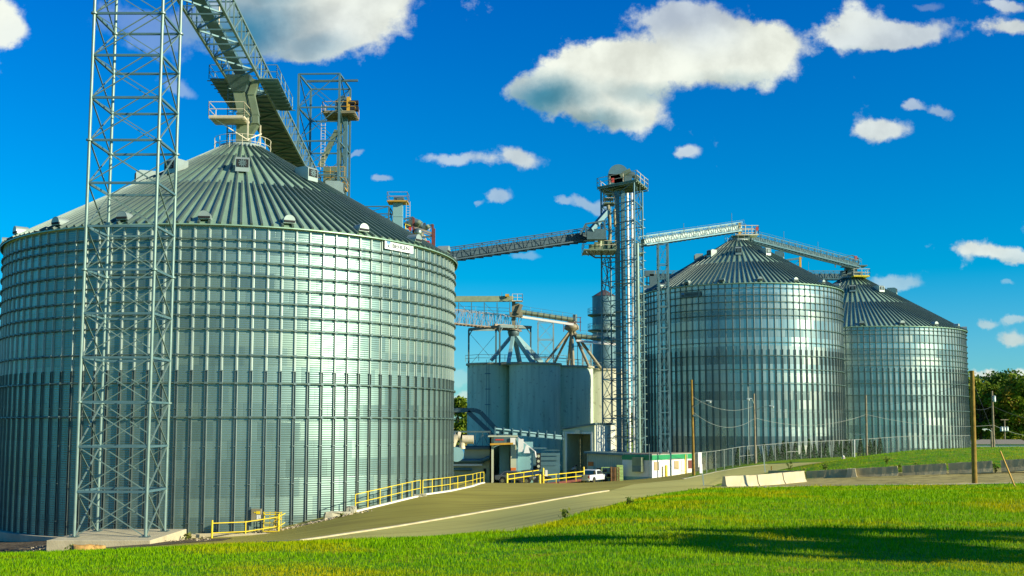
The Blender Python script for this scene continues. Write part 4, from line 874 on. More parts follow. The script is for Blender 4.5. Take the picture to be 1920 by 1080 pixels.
for cxp, Z, r, ty, lb in ((919, 171.5, 3.65, 683, 'leftmost concrete silo of the old elevator, with a ladder on its wall'), (1003, 168, 4.0, 682.5, 'concrete silo under the radiating spouts, second from the left'),
                          (1062, 172.5, 4.3, 688, 'concrete silo behind the taller shed, third from the left'), (1124, 178, 4.4, 694, 'sunlit concrete silo standing behind the leg tower')):
    cw.append(conc(cxp, Z, r, ty, lb))
T, p, zt = cw[0]; mb = MB(); a = -math.pi/2+.0
for k in (-.2, .2): mb.bar((k-.3, -4.35, 1), (k-.3, -4.35, zt+7.6), .06)
for k in range(6): mb.lathe([(.45, 0), (.45, .1)], n=12, c=(-.3, -4.7, 3+k*2.4))
mb.build('ladder', 'steel_bl', T)
# infill between first two
T = thing('gallery_roof', 'flat roof slab bridging the two left concrete silos', 'roof slab', S(965, 682, 168)); MB().box((0, 0, 0), (4.2, 3, .4)).build('slab', 'concrete_gy', T)
mb = MB(); railing(mb, [(-7.6, -1.4, .2), (-5.5, -3.6, .2), (-1.5, -3.0, .2), (3, -3.6, .2), (8, -1.5, .2)], 1.0, .035); mb.build('roof_rail', 'galv', T)
# portal frame on roof
T = thing('portal_gantry', 'dark steel portal frame standing on the concrete silo roof', 'steel frame', S(937, 683, 168)); o = Vector(T.location)
A, D, Cc, B = S(879, 618, 170), S(937, 611.5, 165), S(995, 614, 169), S(930, 618, 174)
mb = None
for q in (A, B, Cc, D): MB().bar(Vector((q.x, q.y, 9.3))-o, q-o, .26).build('post', 'steel_dk', T)
for p_, q in ((A, D), (D, Cc), (Cc, B), (B, A)): MB().bar(p_-o, q-o, .22, .42).build('beam', 'steel_dk', T)
mb = MB(); mb.bar(S(927, 609, 165)-o, S(996, 613, 169)-o, .35, .28); mb.build('rusty_beam', 'rust', T)
mb = MB(); [mb.bar(A.lerp(D, f)-o, A.lerp(D, f2)+Vector((0, 0, -1.0))-o, .12) for f, f2 in ((.12, .01), (.88, .99))]; [mb.bar(Cc.lerp(D, f)-o, Cc.lerp(D, f2)+Vector((0, 0, -1.0))-o, .12) for f, f2 in ((.16, .01), (.9, .99))]; mb.tube(S(883, 682, 169)-o, S(927, 630, 169)-o, .03, n=4); mb.tube(S(883, 628, 169)-o, S(918, 668, 169)-o, .03, n=4); mb.build('knee_brace', 'steel_dk', T)
# rusty bridge truss with the grey-green drag conveyor above
P, Q = S(740, 568, 163), S(975, 596, 168); T, W = conveyor('rusty_truss', 'rusty bridge truss entering from behind the largest silo', P-Vector((0, 0, 2.2)), Q-Vector((0, 0, 2.0)), 1.5, 2.15, 'rust', 'rust', 34, belt=False, rail=False)
T = thing('drag_conveyor', 'grey-green box conveyor on stilts above the rusty truss', 'conveyor', S(852, 562, 165)); o = Vector(T.location)
MB().bar(V(740, 561, 163), V(962, 560.5, 167), .7, .85).build('casing', 'duct', T)
mb = MB(); [mb.bar(V(x, 567, 165), V(x, 567+(27 if x > 900 else 20), 165), .13) for x in range(764, 960, 24)]; [mb.bar(V(x, 568, 165), V(x+22, 590, 165), .06) for x in range(764, 940, 48)]; mb.build('stilts', 'steel_bl', T)
mb = MB(); railing(mb, [V(764, 582, 164), V(955, 590, 166)], 1.0, .03); mb.build('handrail', 'galv', T)
mb = MB(); p = V(970, 565, 166); mb.box(p, (1.6, 1.4, .12)); railing(mb, [p+Vector((-.8, -.7, 0)), p+Vector((.8, -.7, 0)), p+Vector((.8, .7, 0))], 1.05, .04, step=.8); mb.build('drive_platform', 'cream', T)
mb = MB(); mb.box(V(951, 554, 166), (.6, .5, .4)); mb.tube(V(941, 556, 166), V(941, 548, 166), .03, n=5, mi=1); mb.build('motor', ['orange', 'steel_dk'], T)
mb = MB(); mb.bar(V(963, 618, 167), V(963, 566, 167), .55); mb.box(V(967, 577, 166.5), (1.2, .8, 1.3)); mb.bar(V(971, 588, 166), V(978, 571, 166), .5); mb.box(V(968, 590, 166.6), (2.0, 1, .7)); mb.build('transfer_column', 'olive', T)
# tubular conveyors to the right
def tubeconv(label, P, Q, r, m1, m2, n):
    T = thing('tube_conveyor', label, 'conveyor', P, 'pale tubular conveyors over the concrete silos'); P, Q = Vector(P), Vector(Q); d = Q-P
    mb = MB(); mb.tube((0, 0, 0), d, r, n=12); [mb.tube(d*(k/n)-d.normalized()*.05, d*(k/n)+d.normalized()*.05, r+.06, n=12, mi=1) for k in range(n+1)]; mb.build('tube', [m1, 'steel_dk'], T)
    mb = MB(); mb.bar(Vector((0, 0, -r-.35)), d+Vector((0, 0, -r-.35)), .5, .35); mb.build('walkway', m2, T)
    mb = MB(); railing(mb, [(0, .3, r*.4), d+Vector((0, .3, r*.4))], .85, .02); mb.build('handrail', 'galv', T); return T
tubeconv('pale green tubular conveyor descending to the spout distributor', S(975, 585, 167), S(1075, 600, 168), .38, 'duct', 'white', 9)
tubeconv('shorter pale tubular conveyor behind the leg tower', S(1080, 630, 171), S(1160, 638, 172), .38, 'duct', 'white', 8)
bent('lattice_support', 'slender lattice support behind the concrete silo roofs', 1009, 1038, 603, 176, 2.2, 'galv_lt', 8, zb_=-6, grp=None)
bent('lattice_support', 'lower lattice support beside the conical tank', 1093, 1109, 645, 186, 2.0, 'galv_lt', 7, zb_=-6, grp=None)
# spout distributors
def distrib(label, hx, hy, Z, hub, feet, m, sq, r):
    c = S(hx, hy, Z); T = thing('spout_distributor', label, 'distributor', c); o = Vector(T.location)
    MB().lathe(hub, n=24).build('head', m if not sq else 'steel_dk', T)
    for x, y, zf, rr in feet:
        q = S(x, y, zf)-o; d = q.normalized(); s0 = Vector((d.x*.5, d.y*.5, -.5))
        mb = MB(); (mb.bar(s0, q, rr*1.7) if sq else mb.tube(s0, q, rr, n=10)); mb.build('spout', m, T)
    return T
distrib('blue-grey square spouts fanning out from a hub under the portal frame', 963, 624, 168, [(0, .9), (.7, .8), (.95, .1), (.7, -.8), (.3, -1.0)], [(921, 676, 167, .30), (953, 682, 164, .30), (975, 682, 171, .34), (1000, 680, 166, .40), (1015, 680, 170, .40)], 'sidingblue', True, .4)
T = distrib('weathered olive pipes splaying like a tent from a domed hub', 1072, 615, 172, [(0, 1.3), (.5, 1.1), (1.15, .3), (1.2, -.2), (.6, -.5), (.6, -1.2)], [(1024, 679, 170, .2), (1040, 680, 176, .2), (1065, 684, 175, .22), (1071, 684, 177, .2), (1075, 688, 169, .24), (1106, 691, 170, .24), (1129, 694, 173, .24)], 'olive', False, .2)
o = Vector(T.location); mb = MB(); mb.tube(V(1078, 603, 172), V(1078, 590, 172), .36, n=12); mb.build('drive_drum', 'steel_dk', T)
mb = MB(); [mb.bar(V(x, 622, 171), V(x, 595 if x > 1080 else 605, 171), .12) for x in (1057, 1088)]; mb.bar(V(1057, 605, 171), V(1090, 604, 171), .12); mb.bar(V(1080, 595, 171), V(1090, 595, 171), .08); mb.build('head_frame', 'redrust', T)
mb = MB(); [mb.bar(V(x, 686, 171), V(x, 640, 171), .1) for x in (1067, 1083)]; [mb.bar(V(1064, y, 171), V(1084, y, 171), .1) for y in (649, 674)]; mb.build('ladder_frame', 'olive', T)
T = thing('roof_walkway', 'thin railing along the edge of the rear concrete silo roofs', 'railing', S(1090, 686, 174)); o = Vector(T.location)
mb = MB(); railing(mb, [V(1040, 683, 172), V(1085, 687, 171), V(1128, 693, 172)], 1.1, .03); mb.build('rail', 'galv', T)
# conical-top tank behind leg tower
p = S(1134, 700, 192); zt = S(1134, 556, 192).z
T = thing('hopper_tank', 'tall blue-grey tank with a cone roof and ring walkways, behind the leg tower', 'tank', (p.x, p.y, -6.5)); h = zt+6.5; r = 2.15
MB().lathe([(r, 0), (r, h)], n=40).build('shell', 'steel_bl', T)
MB().lathe([(r+.12, h-.05), (.35, h+1.15), (0, h+1.2)], n=40).build('roof', 'tankroof', T)
MB().lathe([(r+.02, h-6.5), (r+.02, h-5.2)], n=40).build('pale_band', 'galv', T)
for yy in (588, 617):
    z = S(1134, yy+2, 192).z+6.5; mb = MB(); mb.lathe([(r, z), (r+.85, z), (r+.85, z-.18), (r, z-.5)], n=40, smooth=False)
    for k in (.55, 1.05): mb.path([Vector((math.cos(t)*(r+.8), math.sin(t)*(r+.8), z+k)) for t in np.linspace(0, 2*math.pi, 25)], .03, 5)
    [mb.tube((math.cos(t)*(r+.8), math.sin(t)*(r+.8), z), (math.cos(t)*(r+.8), math.sin(t)*(r+.8), z+1.05), .03, n=5) for t in np.linspace(0, 2*math.pi, 15)]
    mb.build('ring_walkway', 'steel_dk', T)
# ------------------------------------------------------------------ yard buildings
def ground(x, Z): q = S(x, 800, Z); return H(q.x, q.y)
# taller drive-through shed
T = thing('drive_through_shed', 'taller pale drive-through shed with an open bay, next to the leg tower', 'shed', (S(1055, 800, 137).x, 137, -7.2)); o = Vector(T.location)
P00, P10 = V(1055, 895, 137), V(1115, 895, 134.2); dx = P10-P00; dx.z = 0; L = dx.length; rz = math.atan2(dx.y, dx.x)
T.rotation_euler = (0, 0, rz); W0 = L; hl, hr = S(1055, 805, 137).z+7.2, S(1115, 796, 134.2).z+7.2; dep = 4.6
xa, xb, zo = L*(1063-1055)/60, L*(1108.5-1055)/60, S(1085, 813.5, 135.6).z+7.2
mb = MB(); mb.box((xa/2, .12, hl/2), (xa, .24, hl)); mb.box(((xb+L)/2, .12, hr/2), (L-xb, .24, hr))
mb.prism([(xa, 0, zo), (xb, 0, zo), (xb, 0, hr), (xa, 0, hl)], (0, .24, 0)); mb.build('front_wall', 'siding', T)
mb = MB(); 
for k in range(22):
    y = .24+k*(dep-.24)/22; mb.box((L-.05+(.05 if k % 2 else 0), y+.2, hr/2), (.12, .44, hr))
mb.build('side_wall', 'offwhite', T)
mb = MB(); mb.box((.06, dep/2, hl/2), (.12, dep, hl)); mb.box((L*.28, dep-.1, hl/2), (L*.55, .12, hl)); mb.build('inner_wall', 'siding', T)
mb = MB(); mb.prism([(-.2, -.25, hl), (L+.25, -.25, hr), (L+.25, -.25, hr+.22), (-.2, -.25, hl+.22)], (0, dep+.4, 0)); mb.build('roof', 'steel_dk', T)
mb = MB(); [mb.box((x, -.06, zo/2), (.22, .1, zo+.2)) for x in (xa-.1, xb+.1)]; mb.box(((xa+xb)/2, -.06, zo+.12), (xb-xa+.4, .1, .24)); mb.build('door_frame', 'offwhite', T)
mb = MB(); mb.box(((xa+xb)/2, -.2, zo+.25), (.6, .4, .45)); mb.build('bay_lamp', 'cream', T)
# annex in front right of shed
pA, pB = S(1101, 895, 132.5), S(1169, 897, 130.5)
T = thing('siding_annex', 'low grey-sided annex behind the pickup truck', 'building', (pA.x, pA.y, -7.2), None, math.atan2(pB.y-pA.y, pB.x-pA.x)); L = (pB-pA).length
hA, hB = S(1101, 848, 132.5).z+7.2, S(1169, 852, 130.5).z+7.2
mb = MB(); n = 34
for k in range(n):
    f0, f1 = k/n, (k+1)/n; h = hA+(hB-hA)*(f0+f1)/2; mb.box((L*(f0+f1)/2, .1+(.035 if k % 2 else 0), h/2), (L/n, .14, h))
mb.box((.05, 3, hA/2), (.1, 6, hA)); mb.build('wall', 'siding', T)
mb = MB(); mb.prism([(-.3, -.35, hA-.12), (L+.1, -.35, hB-.12), (L+.1, -.35, hB+.12), (-.3, -.35, hA+.12)], (0, 6.5, 0)); mb.build('roof', 'steel_bl', T)
mb = MB(); mb.box((.5, -.03, 2.65), (.7, .08, .5)); mb.box((.5, -.03, 2.1), (.7, .08, .55), mi=1); mb.build('notice_board', ['orangep', 'siding'], T)
mb = MB(); mb.box((1.6, -.02, 1.9), (.9, .08, .75)); mb.box((1.6, -.05, 1.9), (.65, .06, .5), mi=1); mb.build('window', ['siding', 'redrust'], T)
# office trailer with green fascia
K = S(1223, 899, 128); Lf = S(1167, 900, 130.4); Rt = S(1297, 888, 134.8); zb0 = min(K.z, -6.9)
T = thing('office_trailer', 'white office trailer with a green fascia beside the wooden lamp post', 'office', (K.x, K.y, K.z)); o = Vector(T.location)
hh = S(1223, 853, 128).z-K.z
a, b = Vector((Lf.x-K.x, Lf.y-K.y, 0)), Vector((Rt.x-K.x, Rt.y-K.y, 0)); bz = Rt.z-K.z
mb = MB(); mb.add([(0, 0, -.0), a, a+b, b, (0, 0, hh), a+Vector((0, 0, hh)), a+b+Vector((0, 0, hh)), b+Vector((0, 0, hh))], [(0, 1, 5, 4), (1, 2, 6, 5), (2, 3, 7, 6), (3, 0, 4, 7), (4, 5, 6, 7)]); mb.build('wall', 'white', T)
ub, ua = b.normalized(), a.normalized(); nb_ = Vector((ub.y, -ub.x, 0)); na = Vector((-ua.y, ua.x, 0))
if nb_.x < 0: nb_ = -nb_
if na.y > 0: na = -na
def wallbox(f, L_, n_, u_, z0, z1, w_, th, name, m, t=T, off=0.):
    c = u_*(f*L_)+n_*(th/2+off); MB().box((c.x, c.y, (z0+z1)/2), (w_, th, z1-z0), rz=math.atan2(u_.y, u_.x)).build(name, m, t)
La, Lb = a.length, b.length
wallbox(.5, Lb, nb_, ub, hh-.62, hh-.02, Lb+.05, .05, 'green_fascia', 'green'); wallbox(.5, La, na, ua, hh-.62, hh-.02, La+.05, .05, 'green_fascia', 'green')
mb = MB(); mb.add([(0, 0, hh), a+Vector((0, 0, hh)), a+b+Vector((0, 0, hh)), b+Vector((0, 0, hh))]+[Vector(v)+Vector((0, 0, .12)) for v in [(0, 0, hh), a+Vector((0, 0, hh)), a+b+Vector((0, 0, hh)), b+Vector((0, 0, hh))]], [(0, 1, 5, 4), (1, 2, 6, 5), (2, 3, 7, 6), (3, 0, 4, 7), (4, 5, 6, 7)]); mb.build('roof', 'roofgy', T)
for f, m, w_ in ((.10, 'brownwin', 1.1), (.60, 'brownwin', 1.1), (.95, 'redrust', .9)):
    wallbox(f, Lb, nb_, ub, 1.05, 2.05, w_*.9, .06, 'window', m)
wallbox(.78, Lb, nb_, ub, .1, 2.1, .9, .05, 'door', 'offwhite')
wallbox(.82, Lb, nb_, ub, .2, hh-.1, .10, .12, 'conduit', 'yellow'); wallbox(.86, Lb, nb_, ub, .3, hh-.1, .10, .12, 'conduit', 'cream')
wallbox(.55, Lb, nb_, ub, 1.55+.7, 1.6+.75, 3., .08, 'cable_tray', 'galv')
c = ua*(.42*La)+na*.35; MB().box((c.x, c.y, hh-1.15), (1.25, .65, 1.7), rz=math.atan2(ua.y, ua.x)).build('air_conditioner', 'duct', T)
c = ua*(.42*La)+na*.69; MB().box((c.x, c.y, hh-1.62), (1.15, .06, .7), rz=math.atan2(ua.y, ua.x)).build('air_grille', 'steel_dk', T)
wallbox(.5, La, na, ua, -.3, .28, La, .03, 'skirting', 'sidingblue')
MB().tube(Vector((0, 0, .2))+ua*.25+na*.2, Vector((0, 0, hh+1.3))+ua*.25+na*.2, .05, n=6).build('mast', 'steel_dk', T)
c = b*.55+a*.2; MB().tube((c.x, c.y, hh), (c.x, c.y, hh+.5), .09, n=8).build('roof_vent', 'white', T)
# smaller shed with dark roller door header
T0 = S(918, 905, 128); T = thing('door_shed', 'blue-grey shed with an open doorway and a dark roller header, behind the yellow railing', 'shed', (T0.x, T0.y, -7.4)); o = Vector(T.location)
xL, xR = 0, V(968, 905, 128).x; xi, xj = V(925.5, 905, 128).x, V(957.5, 905, 128).x; hz = V(940, 819, 128).z; ho = V(940, 833, 128).z; ze = V(1000, 905, 128).x
mb = MB(); mb.box((xi/2, .15, hz/2), (xi, .3, hz)); mb.box(((xj+xR)/2, .15, hz/2), (xR-xj, .3, hz)); mb.build('front_wall', 'siding', T)
mb = MB(); mb.box(((xi+xj)/2, -.1, (hz+ho)/2), (xj-xi, .5, hz-ho)); mb.build('roller_header', 'blackm' if False else 'steel_dk', T)
mb = MB(); mb.box(((xi+xj)/2-.3, -.37, (hz+ho)/2+.1), (1.0, .04, .16)); mb.build('red_display', 'redp', T)
mb = MB(); mb.bar((xi-.4, -.5, ho), (xj+.3, -.5, ho+.1), .14, .22); mb.build('door_beam', 'orange', T)
mb = MB(); mb.box((xR+.1, 5, hz/2-.1), (.2, 10, hz-.2)); mb.box((.1, 5, hz/2), (.2, 10, hz)); mb.box(((xR)/2, 10.0, hz/2), (xR, .2, hz)); mb.build('side_wall', 'sidingblue', T)
mb = MB(); mb.box((xR/2, 5, hz+.06), (xR+.4, 10.4, .14)); mb.build('roof', 'siding', T)
mb = MB(); mb.box((ze*.5+xR*.5, 1.5, (hz-.6)/2), (ze-xR, .2, hz-.6)); mb.build('side_panel', 'sidingblue', T)
mb = MB(); mb.box(((xj+xR)/2, -.03, 2.35), ((xR-xj)*.9, .06, .38)); mb.build('orange_plate', 'orangep', T)
mb = MB(); mb.box((xj-.75, 2.8, 2.6), (1.2, .8, 5.0)); mb.build('inner_cabinet', 'sidingblue', T)
for x_, y0_, y1_ in ((xR-.55, .0, 0), (xR+.15, 0, 0)):
    pass
mb = MB(); mb.box((xR+.55, -.5, hz-1.0), (.62, .1, 1.5)); mb.box((xR-.4, -.5, hz-.5), (.6, .1, .8)); mb.build('light_hood', 'white', T)
mb = MB(); mb.bar((xR+.2, -.2, hz-.1), (xR+2.2, -.6, hz-1.7), .1); mb.tube((xR+2.2, -.6, hz-1.7), (xR+2.3, -.6, hz-2.4), .1, n=6); frust(mb, (xR+1.25, -.5, hz-1.9), (.75, .4), (xR+1.25, -.5, hz-1.0), (.25, .2)); mb.build('lamp_arm', 'white', T)
mb = MB(); mb.box((xR+2.65, 1.2, hz-2.9), (.55, .15, 1.9)); [mb.tube((xR+2.65, 1.1, hz-2.3-k*.6), (xR+2.65, 1.02, hz-2.3-k*.6), .17, n=12, mi=1) for k in range(3)]; mb.build('signal_panel', ['blackm', 'siding'], T)
mb = MB(); mb.box((xR+3.1, 2.5, 2.1), (4.3, .2, 4.2)); mb.build('rear_wall', 'steel_bl', T)
mb = MB(); [mb.bar((xR+3.4, 2.2, 2.9+k*.55), (xR+5.2, 2.2, 2.9+k*.55), .07) for k in range(4)]; mb.bar((xR+2.0, 1.4, 2.8), (xR+5.3, 1.4, 2.8), .12); mb.box((xR+2.2, 1.6, 1.4), (.8, .2, 2.6), mi=1); mb.box((xR+2.7, 1.0, hz-1.35), (1.8, 1.2, .12)); mb.build('rack', ['steel_bl', 'blackm'], T)
mb = MB(); p0 = V(908, 820, 128); mb.bar((.6, 3.5, hz+.55), V(1056, 822, 136), .4, .3); mb.tube(Vector((.6, 3, hz+.95)), V(1056, 818, 136), .14, n=8)
for k in range(9): q = Vector((.6, 3, hz+.5)).lerp(V(1056, 820, 136), k/8); mb.box(q+Vector((0, 0, .2)), (.12, .7, 1.0))
mb.build('pipe_bridge', 'steel_bl', T)
# low service building and pipes at the left
T0 = S(858, 905, 132); T = thing('service_building', 'low grey service building half hidden behind the largest silo', 'building', (T0.x-4, T0.y, -7.3)); o = Vector(T.location)
xr = V(919, 900, 132).x; h1 = V(880, 842, 132).z; mb = MB(); mb.box((xr/2, 2, h1/2), (xr, 4, h1)); mb.build('wall', 'siding', T)
mb = MB(); mb.box((xr/2, 1.9, h1+.08), (xr+.3, 4.6, .25)); mb.build('roof', 'steel_dk', T)
mb = MB(); mb.tube((0, -.5, V(0, 864, 132).z), (xr-1.0, -.5, V(0, 864, 132).z), .28, n=10); mb.tube((xr-1.0, -.5, V(0, 864, 132).z), (xr-.1, -.4, V(0, 858, 132).z), .28, n=10); mb.tube((0, -.4, V(0, 880, 132).z), (xr-2.2, -.4, V(0, 880, 132).z), .16, n=8); mb.box((xr*.6, -.3, V(0, 871.5, 132).z), (4.5, .5, .25), mi=1); mb.build('pipework', ['steel_bl', 'white'], T)
mb = MB(); mb.box((xr-1.0, -.06, V(0, 890, 132).z), (1.9, .1, 2.6)); mb.box((xr-.65, -.13, V(0, 883, 132).z), (.3, .06, .6), mi=1); mb.build('door', ['siding', 'blackm'], T)
mb = MB(); [mb.bar((2.5+k*.9, 1.0, h1+.2), (2.5+k*.9, 1.0, h1+2.0), .06) for k in range(10)]; [mb.bar((2.5+k*.9, 1.0, h1+.2+(k % 2)*1.6), (3.4+k*.9, 1.0, h1+1.8-(k % 2)*1.6), .06) for k in range(9)]; mb.bar((2, 1, h1+.3), (xr, 1, h1+.3), .2); mb.bar((2, 1, h1+2.1), (xr, 1, h1+2.1), .2); mb.build('roof_truss', 'steel_dk', T)
T = thing('dust_duct', 'cream-coloured elbowed dust pipe beside a blue fan, at the edge of the largest silo', 'duct', S(870, 830, 126)); o = Vector(T.location)
mb = MB(); mb.path([V(846, 835, 126), V(852, 822, 126), V(858, 817, 126), V(863, 818, 126)], .5, 12); mb.path([V(867, 824, 126), V(888, 824, 126)], .5, 12); mb.path([V(868, 826, 126), V(866, 836, 126), V(867, 842, 126)], .36, 10); mb.build('pipe', 'cream', T)
mb = MB(); mb.tube(V(856, 852, 125.6), V(856, 852, 127.0), .85, n=18); mb.bar(V(868, 842, 126), V(866, 860, 126), .35, .5, mi=1); mb.build('fan_casing', ['sidingblue', 'bluep'], T)
T = thing('diagonal_ducts', 'pair of dark ducts slanting down across the leftmost concrete silo', 'duct', S(905, 768, 150)); o = Vector(T.location)
for pts in ([(845, 769), (890, 769), (901, 773), (937, 812)], [(877, 772), (884, 778), (920, 812), (924, 822)]):
    mb = MB(); mb.path([V(x, y, 150) for x, y in pts], 0, sq=(.6, .6)); mb.build('duct', 'steel_dk', T)
# ------------------------------------------------------------------ yellow railings, curb blocks, cabinet
def G3(x, Z, dz=0.): p = S(x, 800, Z); return Vector((p.x, p.y, H(p.x, p.y)+dz))
YR = 'yellow guard railings round the plant'
T = thing('guard_railing', 'yellow railing at the foot of the largest silo, near the lattice tower', 'railing', G3(397, 60), YR); o = Vector(T.location)
P = [S(397, 1014, 60)-o, S(460, 1011, 60.8)-o, S(522, 1001, 61.8)-o]; h = 1.0
for i, q in enumerate(P): MB().tube(q-Vector((0, 0, .3)), q+Vector((0, 0, h+(.12 if i != 1 else 0))), .055 if i != 1 else .035, n=8).build('post', 'yellow', T)
for k in (.42, .95):
    MB().path([q+Vector((0, 0, k)) for q in P]+[P[-1]+Vector((.1, 1.2, k+.1))], .03, 6).build('rail', 'yellow', T)
xs_ = [(668,960.7,65),(691.4,957.8,66),(714,953.3,67),(735,949.6,68),(754.8,945.6,69),(773.3,940.7,70),(788.9,936,71)]
x2 = [(793.6,928,72),(811,925,72.8),(829,922.5,74.5),(844.4,919.5,76.5),(858.5,917.5,79.3),(873.3,914.5,83),(886.7,911,87),(894,909,91),(900.7,906,94),(907.4,905,97)]
for pts, lb, hh_ in ((xs_, 'yellow railing on the concrete kerb below the sign of the largest silo', 1.05), (x2, 'yellow railing curving away past the right edge of the largest silo', .98)):
    T = thing('guard_railing', lb, 'railing', G3(pts[0][0], pts[0][2]), YR); o = Vector(T.location)
    Q = [G3(x, Z, .05)-o for x, y, Z in pts]
    for q in Q: MB().tube(q-Vector((0, 0, .3)), q+Vector((0, 0, hh_)), .032, n=7).build('post', 'yellow', T)
    for k in (.5, 1.): MB().path([q+Vector((0, 0, hh_*k)) for q in Q], .025, 6).build('rail', 'yellow', T)
Q = [G3(x, Z) for x, y, Z in xs_+x2]; mb = MB()
for a, b in zip(Q, Q[1:]): mb.bar(a+Vector((0, 0, .02)), b+Vector((0, 0, .02)), .22, .24)
tag(mb.build('concrete_kerb', 'white'), 'whitish concrete kerb carrying the yellow railings along the silo foot', 'kerb')
def rubble_block(p, d, label, m='concrete_gy', rz=0., amp=.06, sub=3, name='concrete_block', cat='concrete block', group=None):
    import bmesh
    bm = bmesh.new(); bmesh.ops.create_cube(bm, size=1.); bmesh.ops.subdivide_edges(bm, edges=bm.edges[:], cuts=sub, use_grid_fill=True)
    r = random.Random(hash(label) & 255)
    for v in bm.verts:
        v.co = Vector((v.co.x*d[0], v.co.y*d[1], v.co.z*d[2]))+Vector((r.uniform(-amp, amp), r.uniform(-amp, amp), r.uniform(-amp, amp)))
    me = bpy.data.meshes.new(name); bm.to_mesh(me); bm.free(); me.materials.append(M_[m]); ob = bpy.data.objects.new(name, me); COL.objects.link(ob)
    ob.location = p; ob.rotation_euler = (0, 0, rz); return tag(ob, label, cat, group)
rubble_block(G3(661, 65, .05), (.55, .6, .7), 'broken concrete block under the first post of the sloping yellow railing')
rubble_block(G3(635, 64.3, .02), (1.5, .6, .55), 'long dark concrete block lying at the silo foot left of the sloping railing', 'concrete_gy', .3)
rubble_block(G3(789, 70.8, -.1), (.8, .5, .55), 'broken concrete block between the two sloping yellow railings')
rubble_block(S(434, 1010, 60.8), (4.3, .35, .55), 'low concrete ledge behind the small yellow railing', 'concrete', .12, .03)
# sandstone rock in front of the pad: lumpy boulder
import bmesh
def boulder(p, d, label, seed, m='rockm', amp=.22, name='rock', group=None, flat=.0):
    bm = bmesh.new(); bmesh.ops.create_icosphere(bm, subdivisions=4, radius=1.)
    from mathutils import noise
    for v in bm.verts:
        n = noise.noise(v.co*1.3+Vector((seed, 0, 0)))*amp*1.6+noise.noise(v.co*3.5+Vector((0, seed, 0)))*amp*.5
        c = v.co*(1+n); c.z = min(c.z, .55+.1*noise.noise(v.co*2+Vector((seed*2, 1, 0)))) ; v.co = Vector((c.x*d[0], c.y*d[1], c.z*d[2]))
    me = bpy.data.meshes.new(name); bm.to_mesh(me); bm.free(); me.materials.append(M_[m]); [setattr(f, 'use_smooth', True) for f in me.polygons]
    ob = bpy.data.objects.new(name, me); COL.objects.link(ob); ob.location = p; return tag(ob, label, name, group)
p = S(157, 1036, 50.5); boulder((p.x, p.y, p.z), (.60, .4, .62), 'larger yellowish sandstone rock lying against the concrete pad', 3)
p = S(183, 1034, 50.7); boulder((p.x, p.y, p.z), (.38, .35, .5), 'smaller yellowish sandstone rock right of the larger one', 9)
mb = MB()
for i in range(900):                  # loose stone along the silo foot
    x = random.uniform(470, 700); 
    if x > 655 and random.random() < .6: continue
    Z = 62.2+(x-470)/230*2.2+random.gauss(0, .35); q = G3(x, Z); s_ = random.uniform(.04, .13)
    mb.add([q+Vector((random.uniform(-1, 1)*s_, random.uniform(-1, 1)*s_, random.uniform(0, 1)*s_)) for _ in range(6)], [(0, 1, 2), (0, 2, 3), (0, 3, 4), (0, 4, 1), (5, 2, 1), (5, 3, 2), (5, 4, 3), (5, 1, 4)])
for i in range(500):
    x = random.uniform(-40, 400); Z = random.uniform(54, 60.5); q = G3(x, Z, .06); s_ = random.uniform(.03, .10)
    mb.add([q+Vector((random.uniform(-1, 1)*s_, random.uniform(-1, 1)*s_, random.uniform(0, 1)*s_)) for _ in range(5)], [(0, 1, 2), (0, 2, 3), (0, 3, 4), (0, 4, 1)])
o = mb.build('rubble', 'rubble'); tag(o, 'loose pale stones along the foot of the largest silo', 'rubble', None, 'stuff')
for x, w_, sd in ((18, 1.1, 1), (38, .9, 2), (-5, 1., 5)):
    p = G3(x, 58.); boulder((p.x, p.y, p.z), (w_, .8, .42), 'low heap of dark soil at the far left below the silo foundation', sd, 'dirt', .25, 'soil_heap', 'soil heaps at the silo foundation')
# electric cabinet and caged steps by the big silo
q = S(481, 966, 62.3); T = thing('electric_cabinet', 'dark electric cabinet with white and yellow stickers on the silo wall', 'electric box', q); T.rotation_euler = (0, 0, 0)
MB().box((0, 0, 0), (.56, .28, .72)).build('cabinet', 'olive', T, bevel=.01)
mb = MB(); mb.box((.12, -.15, .16), (.22, .02, .16)); mb.box((-.07, -.15, .17), (.1, .02, .06)); mb.build('yellow_sticker', 'yellow', T)
mb = MB(); mb.box((.1, -.15, -.10), (.11, .02, .24)); mb.box((.22, -.15, -.08), (.09, .02, .2)); mb.build('white_sticker', 'white', T)
mb = MB(); mb.box((-.42, .2, -.1), (.14, .2, 1.1)); mb.build('side_box', 'steel_dk', T)
mb = MB(); [mb.bar((x, .1, -.36), (x, .1, -1.35), .05) for x in (-.15, .0, .24)]; mb.bar((-.15, .1, -.7), (.24, .1, -.7), .05); mb.build('stand', 'steel_dk', T)
q = S(508, 1001, 61.6); T = thing('caged_steps', 'small yellow steps and cage beside the electric cabinet', 'steps', q)
mb = MB()
for x in (-.5, .35): mb.bar((x, .2, 0), (x, .6, 1.15), .045)
for k in range(5): mb.box((-.08, .25+k*.08, .12+k*.23), (.85, .22, .04))
mb.build('steps', 'yellow', T)
mb = MB(); 
for x in (-.55, -.2, .1, .45): mb.bar((x, .55, .2), (x, .55, 1.2), .03)
for z in (.45, .8, 1.15): mb.bar((-.6, .55, z), (.5, .5, z), .03); mb.bar((.45, .55, z), (.45, .0, z), .03)
mb.path([Vector((.2+.18*math.cos(t), .45, .55+.18*math.sin(t))) for t in np.linspace(0, 6.28, 13)], .022, 5)
mb.build('cage', 'yellow', T)
